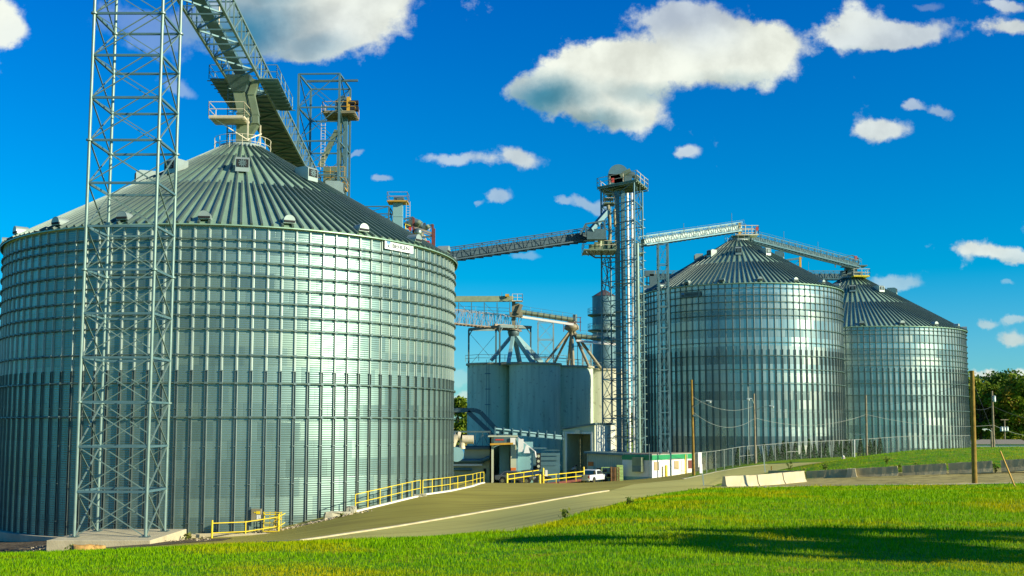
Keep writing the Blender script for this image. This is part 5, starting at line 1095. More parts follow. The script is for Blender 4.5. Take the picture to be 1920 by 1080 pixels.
# railings of the truck pit by the sheds
Zp = 118
T = thing('guard_railing', 'yellow railing between yellow bollards in front of the door shed', 'railing', G3(952, Zp), YR); o = Vector(T.location)
a, b = S(953, 909, 116)-o, S(1010, 900, 122)-o
for k in (0, .5): MB().bar(a+Vector((0, 0, .6+k)), b+Vector((0, 0, .6+k)), .08).build('rail', 'yellow', T)
for f in (.2, .5, .8): q = a.lerp(b, f); MB().bar(q, q+Vector((0, 0, 1.1)), .08).build('post', 'yellow', T)
T = thing('guard_railing', 'longer yellow railing leading to the rear of the pickup truck', 'railing', G3(1020, Zp), YR); o = Vector(T.location)
a, b = S(1019, 910, 116)-o, S(1094, 901, 126)-o
for k in (0, .5): MB().bar(a+Vector((0, 0, .55+k)), b+Vector((0, 0, .55+k)), .08).build('rail', 'yellow', T)
for f in (.0, .3, .55, .8, 1.): q = a.lerp(b, f); MB().bar(q, q+Vector((0, 0, 1.05)), .08).build('post', 'yellow', T)
mb = MB(); mb.bar(a+Vector((0, .3, .05)), b+Vector((0, .3, .1)), .3, .25); mb.build('red_kerb', 'redrust', T)
for x, y, Z, h, r, lb in ((951, 909.5, 116, 1.25, .11, 'yellow bollard at the left end of the pit railing'), (1012, 910, 116, 1.15, .13, 'thick yellow bollard right of the middle of the pit railing'),
                       (1018.5, 910, 116.4, 1.85, .10, 'taller yellow post carrying a small white box'), (1094, 903, 126, 1.7, .1, 'pale yellow post behind the tailgate of the pickup'), (1248, 896, 129.5, 1.5, .17, 'yellow bollard in front of the white office wall')):
    p = G3(x, Z); p.z = S(x, y, Z).z; T = thing('bollard', lb, 'bollard', p, 'yellow bollards'); mb = MB(); mb.lathe([(r, -.3), (r, h-.06), (r*.7, h), (0, h+.02)], n=14); mb.build('post', 'yellow', T)
    if h == 1.85: MB().box((.33, 0, h-.55), (.25, .2, .65)).build('white_box', 'white', T)
# ------------------------------------------------------------------ vehicles
def wheel(mbname, T, x, y, r, w_=.24):
    t = MB(); t.tube((x, y-w_/2, r), (x, y+w_/2, r), r, n=22); wt = t.build('wheel', 'rubber', T)
    k = MB(); k.tube((x, y-w_/2-.012, r), (x, y+w_/2+.012, r), r*.6, n=14); k.build('rim', 'chrome', wt)
def body_from_profile(T, prof, w_, m, name='body', z0=0., taper=.06):
    mb = MB(); n = len(prof); vs = []
    for s_, k in ((-1, 0), (1, 0)):
        for x, z in prof: vs.append((x, s_*(w_/2-(taper*max(0, z-1.0)*2)), z))
    mb.add(vs, [tuple(range(n)), tuple(range(2*n-1, n-1, -1))]+[(i, n+i, n+(i+1) % n, (i+1) % n) for i in range(n)])
    o = mb.build(name, m, T, bevel=.05); return o
pk0 = G3(1110, 128); pk0.z = S(1110, 906, 128).z
T = thing('pickup_truck', 'white pickup truck with its tailgate to the camera, parked before the grey annex', 'pickup truck', pk0, None, math.pi/2-R_(28))
T.scale = (1.04, 1., .86)
# local x forward; body, cab, bed
arch = lambda cx, r, z: [(cx+r*math.cos(t), z+r*math.sin(t)) for t in np.linspace(math.pi, 0, 9)]
prof = [(-2.75, .55)]+arch(-1.6, .46, .5)+arch(1.75, .46, .5)+[(2.75, .5), (2.82, .95), (2.72, 1.12), (1.25, 1.22), (-.55, 1.22), (-.6, 1.25), (-2.78, 1.25)]
body_from_profile(T, prof, 1.96, 'truck')
cab = [(-.75, 1.2), (1.25, 1.2), (.55, 1.82), (.25, 1.88), (-.50, 1.86), (-.72, 1.80)]
body_from_profile(T, cab, 1.84, 'truck', 'cab', taper=.09)
for s_ in (-1, 1):
    mb = MB(); yy = s_*.90
    mb.prism([(-.58, yy, 1.28), (.12, yy, 1.28), (.08, yy-s_*.11, 1.74), (-.52, yy-s_*.11, 1.74)], (0, s_*.03, 0)); mb.prism([(.2, yy, 1.28), (.98, yy, 1.28), (.5, yy-s_*.11, 1.72), (.18, yy-s_*.11, 1.74)], (0, s_*.03, 0)); mb.build('side_window', 'glass', T)
    MB().box((-2.77, s_*.84, 1.02), (.1, .18, .36)).build('tail_lamp', 'redlamp', T)
    MB().box((1.02, s_*1.06, 1.28), (.12, .2, .2)).build('wing_mirror', 'carblk', T); MB().box((.0, s_*.985, 1.06), (.18, .03, .04)).build('door_handle', 'carblk', T)
mb = MB(); mb.prism([(1.22, -.8, 1.24), (1.22, .8, 1.24), (.62, .72, 1.78), (.62, -.72, 1.78)], (.04, 0, .03)); mb.build('windscreen', 'glass', T)
mb = MB(); mb.prism([(-.74, -.78, 1.3), (-.74, .78, 1.3), (-.71, .68, 1.76), (-.71, -.68, 1.76)], (-.04, 0, 0)); mb.build('rear_window', 'glass', T)
mb = MB(); mb.box((-1.7, 0, 1.27), (2.0, 1.66, .03)); mb.build('bed', 'carblk', T)
mb = MB(); mb.box((-2.80, 0, .95), (.08, 1.5, .56)); mb.box((-2.845, 0, 1.05), (.02, .28, .16), mi=1); mb.build('tailgate', ['siding', 'carblk'], T, bevel=.015)
MB().box((-2.85, 0, .56), (.2, 1.86, .2)).build('bumper', 'siding', T, bevel=.03)
for x in (-1.6, 1.75):
    for y in (-.86, .86): wheel('w', T, x, y, .39)
def car(x, y, Z, rz, label, m, roof=1.45):
    p = S(x, y, Z); T = thing('parked_car', label, 'car', (p.x, p.y, H(p.x, p.y)), 'dark cars behind the pit railing', rz)
    prof = [(-2.2, .45)]+arch(-1.35, .38, .4)+arch(1.4, .38, .4)+[(2.2, .45), (2.25, .75), (1.1, .95), (-1.7, 1.0), (-2.25, .92)]
    body_from_profile(T, prof, 1.78, m); body_from_profile(T, [(-1.75, .95), (1.1, .92), (.35, roof-.02), (-.2, roof), (-1.2, roof-.08)], 1.6, m, 'cabin', taper=.1)
    for s_ in (-1, 1):
        MB().prism([(-1.4, s_*.80, 1.0), (.75, s_*.80, 1.0), (.3, s_*.72, roof-.1), (-1.1, s_*.72, roof-.12)], (0, s_*.03, 0)).build('side_window', 'glass', T)
        MB().box((-2.22, s_*.68, .8), (.08, .3, .16)).build('tail_lamp', 'redlamp', T); MB().box((2.2, s_*.66, .68), (.08, .3, .14)).build('headlight', 'glasslamp', T)
    MB().prism([(-1.78, -.66, 1.0), (-1.78, .66, 1.0), (-1.28, .6, roof-.12), (-1.28, -.6, roof-.12)], (-.04, 0, .02)).build('rear_window', 'glass', T)
    MB().prism([(1.12, -.66, .97), (1.12, .66, .97), (.42, .6, roof-.08), (.42, -.6, roof-.08)], (.04, 0, .03)).build('windscreen', 'glass', T)
    for xx in (-1.35, 1.4):
        for yy in (-.8, .8): wheel('w', T, xx, yy, .33)
car(997, 900, 127, R_(10), 'black car parked behind the yellow railing, its red tail lamp showing', 'carblk', 1.6)
car(966, 903, 124.5, R_(-8), 'dark grey car parked nearest the door shed opening', 'cargy')
# pallets and crates right of the pickup
q = G3(1152, 129.); q.z = S(1152, 903, 129).z
T = thing('pallet_stack', 'stack of reddish wooden pallets against the annex wall', 'pallets', q)
for k in range(12):
    mb = MB(); [mb.box((0, -.5+j*.2, k*.14+.16), (1.05, .14, .03)) for j in range(6)]; [mb.box((-.45+j*.45, 0, k*.14+.09), (.1, 1.1, .1)) for j in range(3)]; mb.build('pallet', 'pallet', T)
q = G3(1161, 129.); q.z = S(1161, 903, 129).z; T = thing('plastic_crate', 'lime green bulk crate between the pallets and the office', 'crate', q)
mb = MB(); mb.box((0, 0, 1.0), (.75, 1, 1.9)); [mb.box((0, -.52, .3+k*.4), (.75, .06, .08)) for k in range(5)]; mb.build('crate', 'lime', T)
q = G3(1140, 129.5); q.z = S(1140, 903, 129.5).z; T = thing('scrap_rack', 'green rack of dark parts left of the wooden pallets', 'rack', q)
mb = MB(); [mb.bar((x, y, 0), (x, y, 1.7), .08) for x in (-.8, .8) for y in (-.4, .4)]; [mb.box((0, 0, z), (1.7, .9, .06)) for z in (.5, 1.1, 1.68)]; mb.build('rack', 'lime', T)
mb = MB(); [mb.box((random.uniform(-.6, .6), -.1, z), (.4, .5, .35)) for z in (.72, .75, 1.3, 1.33)]; mb.build('stored_parts', 'carblk', T)
# person bending in the bay doorway
def person(loc, rz, label):
    T = thing('person', label, 'person', loc, None, rz)
    def skin(name, V_, E_, Rr, m, parent):
        me = bpy.data.meshes.new(name); me.from_pydata(V_, E_, []); o = bpy.data.objects.new(name, me); COL.objects.link(o); o.parent = parent; me.materials.append(M_[m])
        sk = o.modifiers.new('skin', 'SKIN'); ly = me.skin_vertices[0].data if me.skin_vertices else None
        if ly is None:
            bm = bmesh.new(); bm.from_mesh(me); L_ = bm.verts.layers.skin.verify(); bm.verts.ensure_lookup_table(); bm.to_mesh(me); bm.free(); ly = me.skin_vertices[0].data
        for i, r in enumerate(Rr): ly[i].radius = (r, r)
        ly[0].use_root = True; sb = o.modifiers.new('sub', 'SUBSURF'); sb.levels = 1; sb.render_levels = 2
        for p in me.polygons: p.use_smooth = True
        return o
    # x forward: bent at the hips, arms reaching down
    V_ = [(-.12, 0, .92), (.05, 0, 1.10), (.24, 0, 1.27), (.34, 0, 1.36), (.42, 0, 1.42), (.52, 0, 1.46),
          (-.12, .1, .88), (.0, .12, .48), (-.06, .12, .08), (.1, .13, .04), (-.12, -.1, .88), (-.04, -.12, .48), (-.14, -.12, .08), (.02, -.13, .04),
          (.28, .19, 1.26), (.34, .22, 1.0), (.46, .18, .80), (.52, .17, .72), (.28, -.19, 1.26), (.36, -.22, 1.0), (.50, -.16, .82), (.56, -.15, .74)]
    E_ = [(0, 1), (1, 2), (2, 3), (3, 4), (4, 5), (0, 6), (6, 7), (7, 8), (8, 9), (0, 10), (10, 11), (11, 12), (12, 13), (2, 14), (14, 15), (15, 16), (16, 17), (2, 18), (18, 19), (19, 20), (20, 21)]
    Rr = [.15, .15, .16, .07, .09, .10, .10, .075, .05, .04, .10, .075, .05, .04, .07, .05, .035, .035, .07, .05, .035, .035]
    skin('body', V_, E_, Rr, 'skin', T)
    skin('shirt', [(-.1, 0, .95), (.05, 0, 1.12), (.25, 0, 1.28), (.27, .19, 1.26), (.33, .22, 1.06), (.27, -.19, 1.26), (.35, -.22, 1.06)], [(0, 1), (1, 2), (2, 3), (3, 4), (2, 5), (5, 6)], [.17, .17, .18, .09, .07, .09, .07], 'cloth', T)
    skin('trousers', [(-.12, 0, .9), (-.12, .1, .86), (.0, .12, .48), (-.06, .12, .1), (-.12, -.1, .86), (-.04, -.12, .48), (-.14, -.12, .1)], [(0, 1), (1, 2), (2, 3), (0, 4), (4, 5), (5, 6)], [.17, .12, .09, .08, .12, .09, .08], 'clothdk', T)
    mb = MB(); mb.lathe([(0, .13), (.09, .09), (.125, .0), (.11, -.05)], n=14, c=(.46, 0, 1.47)); mb.build('hair', 'hair', T)
q = S(1074, 893, 134.5); person((q.x, q.y, S(1074, 896, 134.5).z), R_(20), 'person in a pale shirt bending forward inside the drive-through bay')
MB().box((0, 0, .35), (1.4, .7, .7)).build('work_bench', 'steel_dk', None, (q.x+.9, q.y+.9, S(1074, 896, 134.5).z)); tag(bpy.data.objects['work_bench'], 'dark low bench the bending person leans over', 'bench')
# ------------------------------------------------------------------ poles and wires
POLEG = 'wooden poles along the plant road'
def pole(xb, yb, xt, yt, Z, r0, r1, label, m='wood', base=None):
    b = S(xb, yb, Z); t = S(xt, yt, Z); T = thing('utility_pole', label, 'pole', b, POLEG); o = Vector(T.location)
    MB().tube((0, 0, -.5), t-o, r0, r1, n=14).build('pole', m, T); return T, o, t
def lamp(T, o, x0, y0, x1, y1, Z):
    a, b = S(x0, y0, Z)-o, S(x1, y1, Z)-o; m_ = a.lerp(b, .5)+Vector((0, 0, .18))
    arm = MB().path([a, m_, b], .045, 6).build('lamp_arm', 'galv', T)
    d = (b-a); d.z = 0; d.normalize(); mb = MB(); c = b+d*.25
    mb.add([c+d*x+Vector((-d.y, d.x, 0))*y+Vector((0, 0, z)) for x, y, z in ((-.35, -.1, .06), (-.35, .1, .06), (.35, .14, .02), (.35, -.14, .02), (-.3, -.06, .16), (-.3, .06, .16), (.2, .1, .16), (.2, -.1, .16))], [(0, 1, 2, 3), (7, 6, 5, 4), (0, 4, 5, 1), (1, 5, 6, 2), (2, 6, 7, 3), (3, 7, 4, 0)])
    h = mb.build('lamp_head', 'galv_lt', T); mb = MB(); mb.lathe([(.15, 0), (.13, -.14), (0, -.2)], n=12, c=c+d*.1+Vector((0, 0, .03))); mb.build('lens', 'glasslamp', h)
T1, o1, t1 = pole(1301, 889, 1296.5, 712, 113, .15, .11, 'tall yellowish wooden pole with a street lamp, beside the white office', 'wood')
lamp(T1, o1, 1298.5, 764, 1325, 753, 112.6); MB().box(S(1302, 779, 112.8)-o1, (.3, .25, .16)).build('pole_box', 'steel_dk', T1)
T2, o2, t2 = pole(1416.5, 868, 1413.5, 738, 124, .14, .10, 'wooden pole with two lamps in front of the middle silo, behind the fence posts', 'woodgy')
lamp(T2, o2, 1416, 769, 1443, 762.5, 123.6); lamp(T2, o2, 1413, 756, 1409, 749, 123.6)
T3, o3, t3 = pole(1625, 858, 1623.5, 741, 133, .15, .11, 'thin wooden pole in front of the shaded side of the rightmost silo', 'woodgy')
MB().bar(S(1602, 815, 133)-o3, S(1623, 815, 133)-o3, .08).build('cross_bar', 'steel_dk', T3)
T4, o4, t4 = pole(1827.5, 913, 1822.5, 695, 66, .165, .125, 'tall nearest wooden pole standing on the lawn at the right', 'wood')
T5, o5, t5 = pole(1863.5, 836, 1860, 733, 150, .17, .12, 'grey wooden pole with a transformer can, in front of the far trees', 'woodgy')
MB().lathe([(.22, -.4), (.22, .4), (0, .5)], n=12, c=S(1864, 748, 149.6)-o5).build('transformer', 'galv_lt', T5)
T6, o6, t6 = pole(1859.5, 836, 1858.5, 803, 149, .14, .12, 'short pole with a small street lamp beside the grey transformer pole', 'woodgy')
lamp(T6, o6, 1858.5, 809, 1850, 806, 148.8)
T7, o7, t7 = pole(1884, 828, 1883.5, 786, 205, .14, .10, 'distant pole with a crossarm and three transformer cans before the trees', 'woodgy')
MB().bar(S(1876, 787, 205)-o7, S(1891, 787, 205)-o7, .14).build('crossarm', 'woodgy', T7)
for dx_ in (-5, 0, 5): MB().lathe([(.28, -.45), (.28, .35), (0, .45)], n=12, c=S(1883+dx_, 804, 204.6)-o7).build('transformer', 'galv_lt', T7)
def wirex(P, Q, sag, r, label, m='wire', loc=None):
    P, Q = Vector(P), Vector(Q); pts = []
    for i in range(17): f = i/16; pts.append(P.lerp(Q, f)-P+Vector((0, 0, -4*sag*f*(1-f))))
    o = MB().path(pts, r*.6, 5).build('overhead_wire', m, None, P); return tag(o, label, 'wire', 'overhead wires')
s_ = lambda x, y, Z: S(x, y, Z)
wirex(s_(1298, 743, 113), s_(1412, 762, 124), .9, .03, 'upper pale wire sagging between the two wooden lamp poles')
wirex(s_(1299, 772, 113), s_(1414, 785, 124), 1.3, .035, 'lower pale wire sagging between the two wooden lamp poles')
wirex(s_(1414, 783, 124), s_(1624, 777, 133), 1.1, .028, 'pale wire from the two-lamp pole to the thin pole')
wirex(s_(1414, 767, 124), s_(1624, 758, 133), .7, .02, 'upper dark wire from the two-lamp pole to the thin pole', 'wiredk')
wirex(s_(1624, 777, 133), s_(1863, 797, 150), .7, .03, 'pale wire from the thin pole to the transformer pole')
wirex(s_(1624, 758, 133), s_(1824, 712, 66), .6, .02, 'dark wire rising from the thin pole to the nearest pole', 'wiredk')
wirex(s_(1863, 797, 150), s_(1990, 816, 150), .8, .04, 'thick pale wire leaving the transformer pole to the right')
wirex(s_(1862, 762, 150), s_(1990, 795, 150), .5, .03, 'thin dark wire leaving the transformer pole to the right', 'wiredk')
wirex(s_(1829, 767, 140), s_(1862, 760, 150), .3, .03, 'short wire reaching the transformer pole from the left', 'wiredk')
wirex(s_(1823, 712, 66), s_(1875, 845, 62), .02, .014, 'thin guy wire descending from the nearest pole', 'wiredk')
T = thing('guy_wire_guard', 'yellow plastic guy wire guard leaning from its anchor in the lawn', 'guy guard', S(1905, 921, 60)); o = Vector(T.location)
MB().tube((0, 0, .1), S(1875.5, 846, 61)-o, .045, n=8).build('guard_tube', 'orange', T); MB().tube((0, 0, -.2), (0, 0, .18), .06, n=8).build('anchor', 'galv', T)
# signs, marker posts, hydrant
b = S(1321, 917, 72); T = thing('road_sign', 'white rectangular road sign seen edge-on on a leaning metal post', 'sign', b); o = Vector(T.location)
MB().bar((0, 0, -.3), S(1313, 848, 72)-o, .07).build('post', 'galv_lt', T)
c = S(1313.5, 862, 72)-o; MB().box(c+Vector((-.05, -.06, 0)), (.27, .03, .98), rz=.3).build('sign_plate', 'white', T); c = S(1316, 880, 72)-o; MB().box(c+Vector((-.07, -.06, .05)), (.20, .03, .62), rz=.3).build('lower_plate', 'white', T)
b = S(1436, 892, 98); T = thing('marker_post', 'thin grey leaning marker post behind the leftmost concrete barriers', 'post', b, 'thin marker posts'); o = Vector(T.location)
MB().bar((0, 0, -.3), S(1429.5, 836, 98)-o, .09, .05).build('post', 'galv_lt', T)
b = S(1446.5, 886, 92); tag(MB().box((0, 0, .2), (.08, .08, .7)).build('wooden_stake', 'wood', None, b), 'short wooden stake just behind the dark concrete barrier', 'stake')
b = S(1602, 860, 128); tag(MB().tube((0, 0, -.3), S(1602, 824, 128)-b, .07, n=8).build('white_post', 'white', None, b), 'plain white pipe post at the fence left of the thin pole', 'post')
b = S(1404, 850, 127); tag(MB().tube((0, 0, -1), S(1402, 725, 127)-b, .06, n=8).build('steel_mast', 'galv_lt', None, b), 'slim steel mast just left of the two-lamp pole', 'mast')
b = S(1581.5, 866, 118); T = thing('fire_hydrant', 'small orange and white fire hydrant at the edge of the grass mound', 'hydrant', b)
MB().lathe([(.14, 0), (.14, .04), (.10, .06), (.10, .5), (.12, .52), (.12, .56), (.08, .66), (.03, .72), (0, .74)], n=14).build('barrel', 'orangep', T)
mb = MB(); mb.tube((-.2, 0, .4), (.2, 0, .4), .05, n=8); mb.tube((0, -.18, .4), (0, 0, .4), .06, n=8); mb.lathe([(.125, .5), (.125, .58), (.07, .70)], n=14); mb.build('cap', 'white', T)
# ------------------------------------------------------------------ concrete barriers
def barrier_mesh(L):
    pr = [(-.30, 0), (-.30, .08), (-.17, .33), (-.09, .84), (.09, .84), (.17, .33), (.30, .08), (.30, 0)]
    bm = bmesh.new(); n = 14; rows = []
    rr = random.Random(int(L*100))
    for k in range(n+1):
        rows.append([bm.verts.new((L*k/n-L/2, y+rr.uniform(-.006, .006), z+(rr.uniform(-.012, .012) if z > 0 else 0))) for y, z in pr])
    for k in range(n):
        for i in range(len(pr)): bm.faces.new((rows[k][i], rows[k+1][i], rows[k+1][(i+1) % 8], rows[k][(i+1) % 8]))
    bm.faces.new(rows[0]); bm.faces.new(rows[-1][::-1]); bmesh.ops.recalc_face_normals(bm, faces=bm.faces[:])
    me = bpy.data.meshes.new('concrete_barrier'); bm.to_mesh(me); bm.free(); return me
def barrier(p, q, label, m, grp='precast concrete road barriers'):
    p, q = Vector(p), Vector(q); L = Vector((q.x-p.x, q.y-p.y)).length-.05; me = barrier_mesh(L); me.materials.append(M_[m])
    o = bpy.data.objects.new('concrete_barrier', me); COL.objects.link(o); o.location = (p+q)/2
    o.rotation_euler = (0, -math.atan2(q.z-p.z, L), math.atan2(q.y-p.y, q.x-p.x)); tag(o, label, 'barrier', grp); return o
def gp(x, Z, y=None): p = S(x, 900, Z); return Vector((p.x, p.y, S(x, y, Z).z if y else H(p.x, p.y)-.02))
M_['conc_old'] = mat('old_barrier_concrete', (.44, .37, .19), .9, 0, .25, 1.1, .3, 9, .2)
bl = [(gp(1357, 70.5, 917.5), gp(1417, 73.0, 914)), (gp(1418, 73.1, 914), gp(1465, 75.8, 909)), (gp(1466, 75.9, 909), gp(1506, 78.6, 905))]
for (p, q), lb in zip(bl, ('sunlit pale concrete barrier at the left end of the row, by the road sign', 'sunlit pale concrete barrier in the middle of the three angled ones', 'sunlit pale concrete barrier nearest the dark row, third from the left')): barrier(p, q, lb, 'concrete')
def bz(X): return 84.5-(X-20)*.5
def rowx(x): # X,Z on the straight row for pixel column x
    u = (x-960)/2028*1.004; Z = (84.5+10)/(1+.5*u); return Z
rows_ = [(1442, 1508, 888.5, 905), (1513, 1590, 0, 0), (1604, 1686, 0, 0), (1693, 1777, 0, 0), (1780, 1864, 0, 0), (1878, 1965, 0, 0), (1968, 2055, 0, 0)]
lbs = ['dark barrier mostly hidden behind the sunlit ones', 'dark shaded barrier with a weed at its left end', 'dark barrier right of the broken bright ends', 'dark barrier in front of the highest weeds on the mound', 'dark barrier directly behind the nearest wooden pole', 'dark barrier beside the yellow guy guard', 'dark barrier at the right edge of the view']
ybase = lambda x: 904.5-(x-1510)*.052 if x > 1510 else 904.5
for (x0_, x1_, _, _), lb in zip(rows_, lbs):
    if x0_ == 1442: p, q = gp(1442, 86.5, 902), gp(1510, 84.2, 903)
    else: p, q = gp(x0_, rowx(x0_), ybase(x0_)), gp(x1_, rowx(x1_), ybase(x1_))
    barrier(p, q, lb, 'conc_old')
for i, x in enumerate((1592, 1597, 1602)):
    p = gp(x-1.6, rowx(x)-.3, ybase(x)); barrier(p+Vector((-.05, -.3, 0)), p+Vector((.25, .55, 0)), 'broken pale barrier end piece wedged upright in the gap of the dark row', 'concrete', 'broken barrier ends')
rubble_block(gp(1517, 83.5, 897), (.35, .35, .9), 'broken pale concrete stub in the gap left of the shaded barrier', 'concrete', .4, .07)
# ------------------------------------------------------------------ leaves: generic card cloud
def leafcloud(name, pts, size, m, parent=None, loc=None, flat=0.):
    pts = np.asarray(pts); n = len(pts); s0 = size*(.6+.8*rng.random(n))[:, None]
    a = rng.normal(size=(n, 3)); a /= np.linalg.norm(a, axis=1)[:, None]; b = rng.normal(size=(n, 3)); b = np.cross(a, b); b /= np.linalg.norm(b, axis=1)[:, None]
    v = np.stack([pts-a*s0, pts+b*s0*.55, pts+a*s0, pts-b*s0*.55], 1).reshape(-1, 3)
    me = bpy.data.meshes.new(name); me.vertices.add(4*n); me.vertices.foreach_set('co', v.ravel()); me.loops.add(4*n); me.loops.foreach_set('vertex_index', np.arange(4*n))
    me.polygons.add(n); me.polygons.foreach_set('loop_start', np.arange(0, 4*n, 4)); me.polygons.foreach_set('loop_total', np.full(n, 4)); me.materials.append(M_[m]); me.update(calc_edges=True)
    o = bpy.data.objects.new(name, me); COL.objects.link(o)
    if parent: o.parent = parent
    if loc is not None: o.location = loc
    return o
def tree(loc, h, r, label, m='leaf', nleaf=5000, seed=0, trunk=.35, group=None, ls=.3, low=.25, gaps=26):
    rr = np.random.default_rng(seed); T = thing('tree', label, 'tree', loc, group); mb = MB()
    mb.tube((0, 0, -.4), (0, 0, h*.55), trunk*h/14, trunk*.4*h/14, n=10); cl = []
    for k in range(gaps):
        th = rr.uniform(0, 6.28); f = rr.uniform(low, 1.); rad = r*math.sqrt(max(.05, 1-((f-.55)/.52)**2))*rr.uniform(.35, .95)
        c = np.array([math.cos(th)*rad, math.sin(th)*rad, h*f*.93]); cl.append((c, r*rr.uniform(.22, .42)))
        if k % 2 == 0: z0_ = h*rr.uniform(.2, .5); mb.tube((0, 0, z0_), tuple(c), .10*h/14, .02, n=6)
    mb.build('trunk', 'bark', T); pts = []
    for c, rc in cl:
        n = int(nleaf/gaps); d = rr.normal(size=(n, 3)); d /= np.linalg.norm(d, axis=1)[:, None]; q = c+d*rc*(rr.random((n, 1))**.45)*np.array([1.15, 1.15, .8]); pts.append(q)
    leafcloud('crown', np.concatenate(pts), ls, m, T); return T
TG = 'trees beyond the plant on the right'
for i, (x, Z, h, r, m, lb) in enumerate([(1838, 225, 15.5, 5.5, 'leaf', 'tall leafy tree right beside the rightmost silo, above the grey roof'), (1885, 232, 15.8, 6., 'leafdk', 'large dark green tree behind the crossarm pole'),
     (1925, 220, 14.5, 5.5, 'leaf', 'autumn-tinged tree at the right edge of the view'), (1862, 250, 16.5, 6.5, 'leafdk', 'dark tree in the gap behind the grey transformer pole'), (1815, 250, 14, 5.5, 'leafdk', 'dark tree mostly hidden behind the rightmost silo'),
     (1905, 255, 16, 6.5, 'leafdk', 'dark tree filling the background near the right edge'), (1960, 232, 15.5, 6, 'leaf', 'leafy tree just past the right edge of the view')]):
    q = G3(x, Z); tree(q, h*1.0, r*1.1, lb, m, 9000, 20+i, group=TG, ls=.34, low=.12, gaps=34)
q = G3(866, 215); q.z = -6.5; tree(q, 12.2, 3.6, 'sunlit green tree in the gap between the largest silo and the concrete silos', 'leaf', 5000, 51, ls=.34, low=.2)
# far wood line closing the horizon
pts = []
for x, Z in [(-900, 420), (-400, 400), (0, 420), (300, 420), (600, 430), (900, 430), (1200, 430), (1500, 420), (1750, 400), (2000, 330), (2300, 300), (2600, 280)]:
    for k in range(22):
        q = G3(x+random.uniform(-160, 160), Z+random.uniform(-15, 25)); c = np.array([q.x, q.y, -4+random.uniform(2, 8)]); d = rng.normal(size=(130, 3)); d /= np.linalg.norm(d, axis=1)[:, None]; pts.append(c+d*rng.uniform(2.5, 5.5)*np.array([1.3, 1.3, 1.]))
o = leafcloud('distant_wood', np.concatenate(pts), 1.1, 'leafdk'); tag(o, 'dark far-off belt of woodland closing the horizon', 'woodland', None, 'stuff')
# trees outside the frame to the right whose shade falls across the lawn
for i, (Xs, Ys, hc, r) in enumerate([(5.6, 22.9, 6.5, .9), (8.0, 22.4, 7.0, 1.8), (11.5, 23.4, 7.4, 1.4), (16, 22.6, 8, 2.3), (9.0, 19.8, 7.2, .8), (11.0, 18.6, 7.6, 1.2), (15.0, 18.4, 8, 1.8)]):
    X_, Y_ = Xs+.906*hc/.404, Ys-.423*hc/.404
    tree((X_, Y_, H(X_, Y_)), hc*1.5, r, 'slender roadside tree casting its shade on the lawn, outside the view to the right', 'leaf', 2400, 70+i, trunk=.2, group='shade trees beside the lawn', ls=.22, low=.42, gaps=14)
# ------------------------------------------------------------------ arborvitae row
def conifer(h):
    T = thing('arborvitae', '', 'conifer', (0, 0, 0), 'young arborvitae planted along the fence'); n = 900
    t = rng.random(n)**.8; rad = .36*h/2.1*(1-t)**.75*(.75+.35*rng.random(n))+.03; th = rng.random(n)*6.28
    leafcloud('foliage', np.stack([np.cos(th)*rad, np.sin(th)*rad, .08+t*h], -1), .085, 'cedar', T); MB().tube((0, 0, -.1), (0, 0, h*.8), .04, .015, n=6).build('stem', 'bark', T); return T
proto = None
cx_list = [1384, 1402, 1421, 1434, 1446, 1458, 1469, 1478, 1492, 1506, 1518, 1528, 1540, 1550, 1569, 1578, 1588, 1597, 1614, 1632, 1641, 1651]
fence_y = lambda x: float(np.interp(x, [1303, 1345, 1392, 1440, 1480, 1540, 1600, 1700, 1820], [889, 883, 873, 868.5, 864.5, 861.5, 858.5, 850, 846]))
fenZ = lambda x: float(np.interp(x, [1303, 1345, 1392, 1440, 1540, 1600, 1700, 1820], [113, 118, 124, 127, 130, 132, 138, 150]))
ordw = ['first', 'second', 'third', 'fourth', 'fifth', 'sixth', 'seventh', 'eighth', 'ninth', 'tenth', 'eleventh', 'twelfth', 'thirteenth', 'fourteenth', 'fifteenth', 'sixteenth', 'seventeenth', 'eighteenth', 'nineteenth', 'twentieth', 'twenty-first', 'last']
for i, x in enumerate(cx_list):
    Z = fenZ(x)+1.2; q = S(x, fence_y(x)-.6, Z); sc_ = random.uniform(.82, 1.08)
    if proto is None: proto = conifer(2.15); c = proto; c.location = q
    else: c = dup(proto, None, q, random.uniform(0, 6))
    c.scale = (random.uniform(.85, 1.2), random.uniform(.85, 1.2), sc_*(1.12 if x in (1518, 1469) else 1))
    c['label'] = 'small dark conical arborvitae behind the chain-link fence, %s from the left of its row' % ordw[i]
# ------------------------------------------------------------------ chain-link fence
mm = bpy.data.materials.new('chain_link'); mm.use_nodes = True; g = NG(mm.node_tree); b = mm.node_tree.nodes['Principled BSDF']; b.inputs['Base Color'].default_value = (.4, .45, .4, 1); b.inputs['Metallic'].default_value = .3; b.inputs['Roughness'].default_value = .5
tcn = g.n('ShaderNodeTexCoord'); sx = g.n('ShaderNodeSeparateXYZ'); mm.node_tree.links.new(tcn.outputs['Object'], sx.inputs[0])
def dia(sg): return g.m('LESS_THAN', g.m('FRACT', g.m('DIVIDE', g.m('ADD', sx.outputs[0], g.m('MULTIPLY', sx.outputs[2], sg)), .085)), .018)
al = g.m('MAXIMUM', dia(1.), dia(-1.)); tr = g.n('ShaderNodeBsdfTransparent'); mx = g.n('ShaderNodeMixShader'); g.put(mx.inputs[0], al); mm.node_tree.links.new(tr.outputs[0], mx.inputs[1]); mm.node_tree.links.new(b.outputs[0], mx.inputs[2]); mm.node_tree.links.new(mx.outputs[0], mm.node_tree.nodes['Material Output'].inputs[0]); M_['chain'] = mm
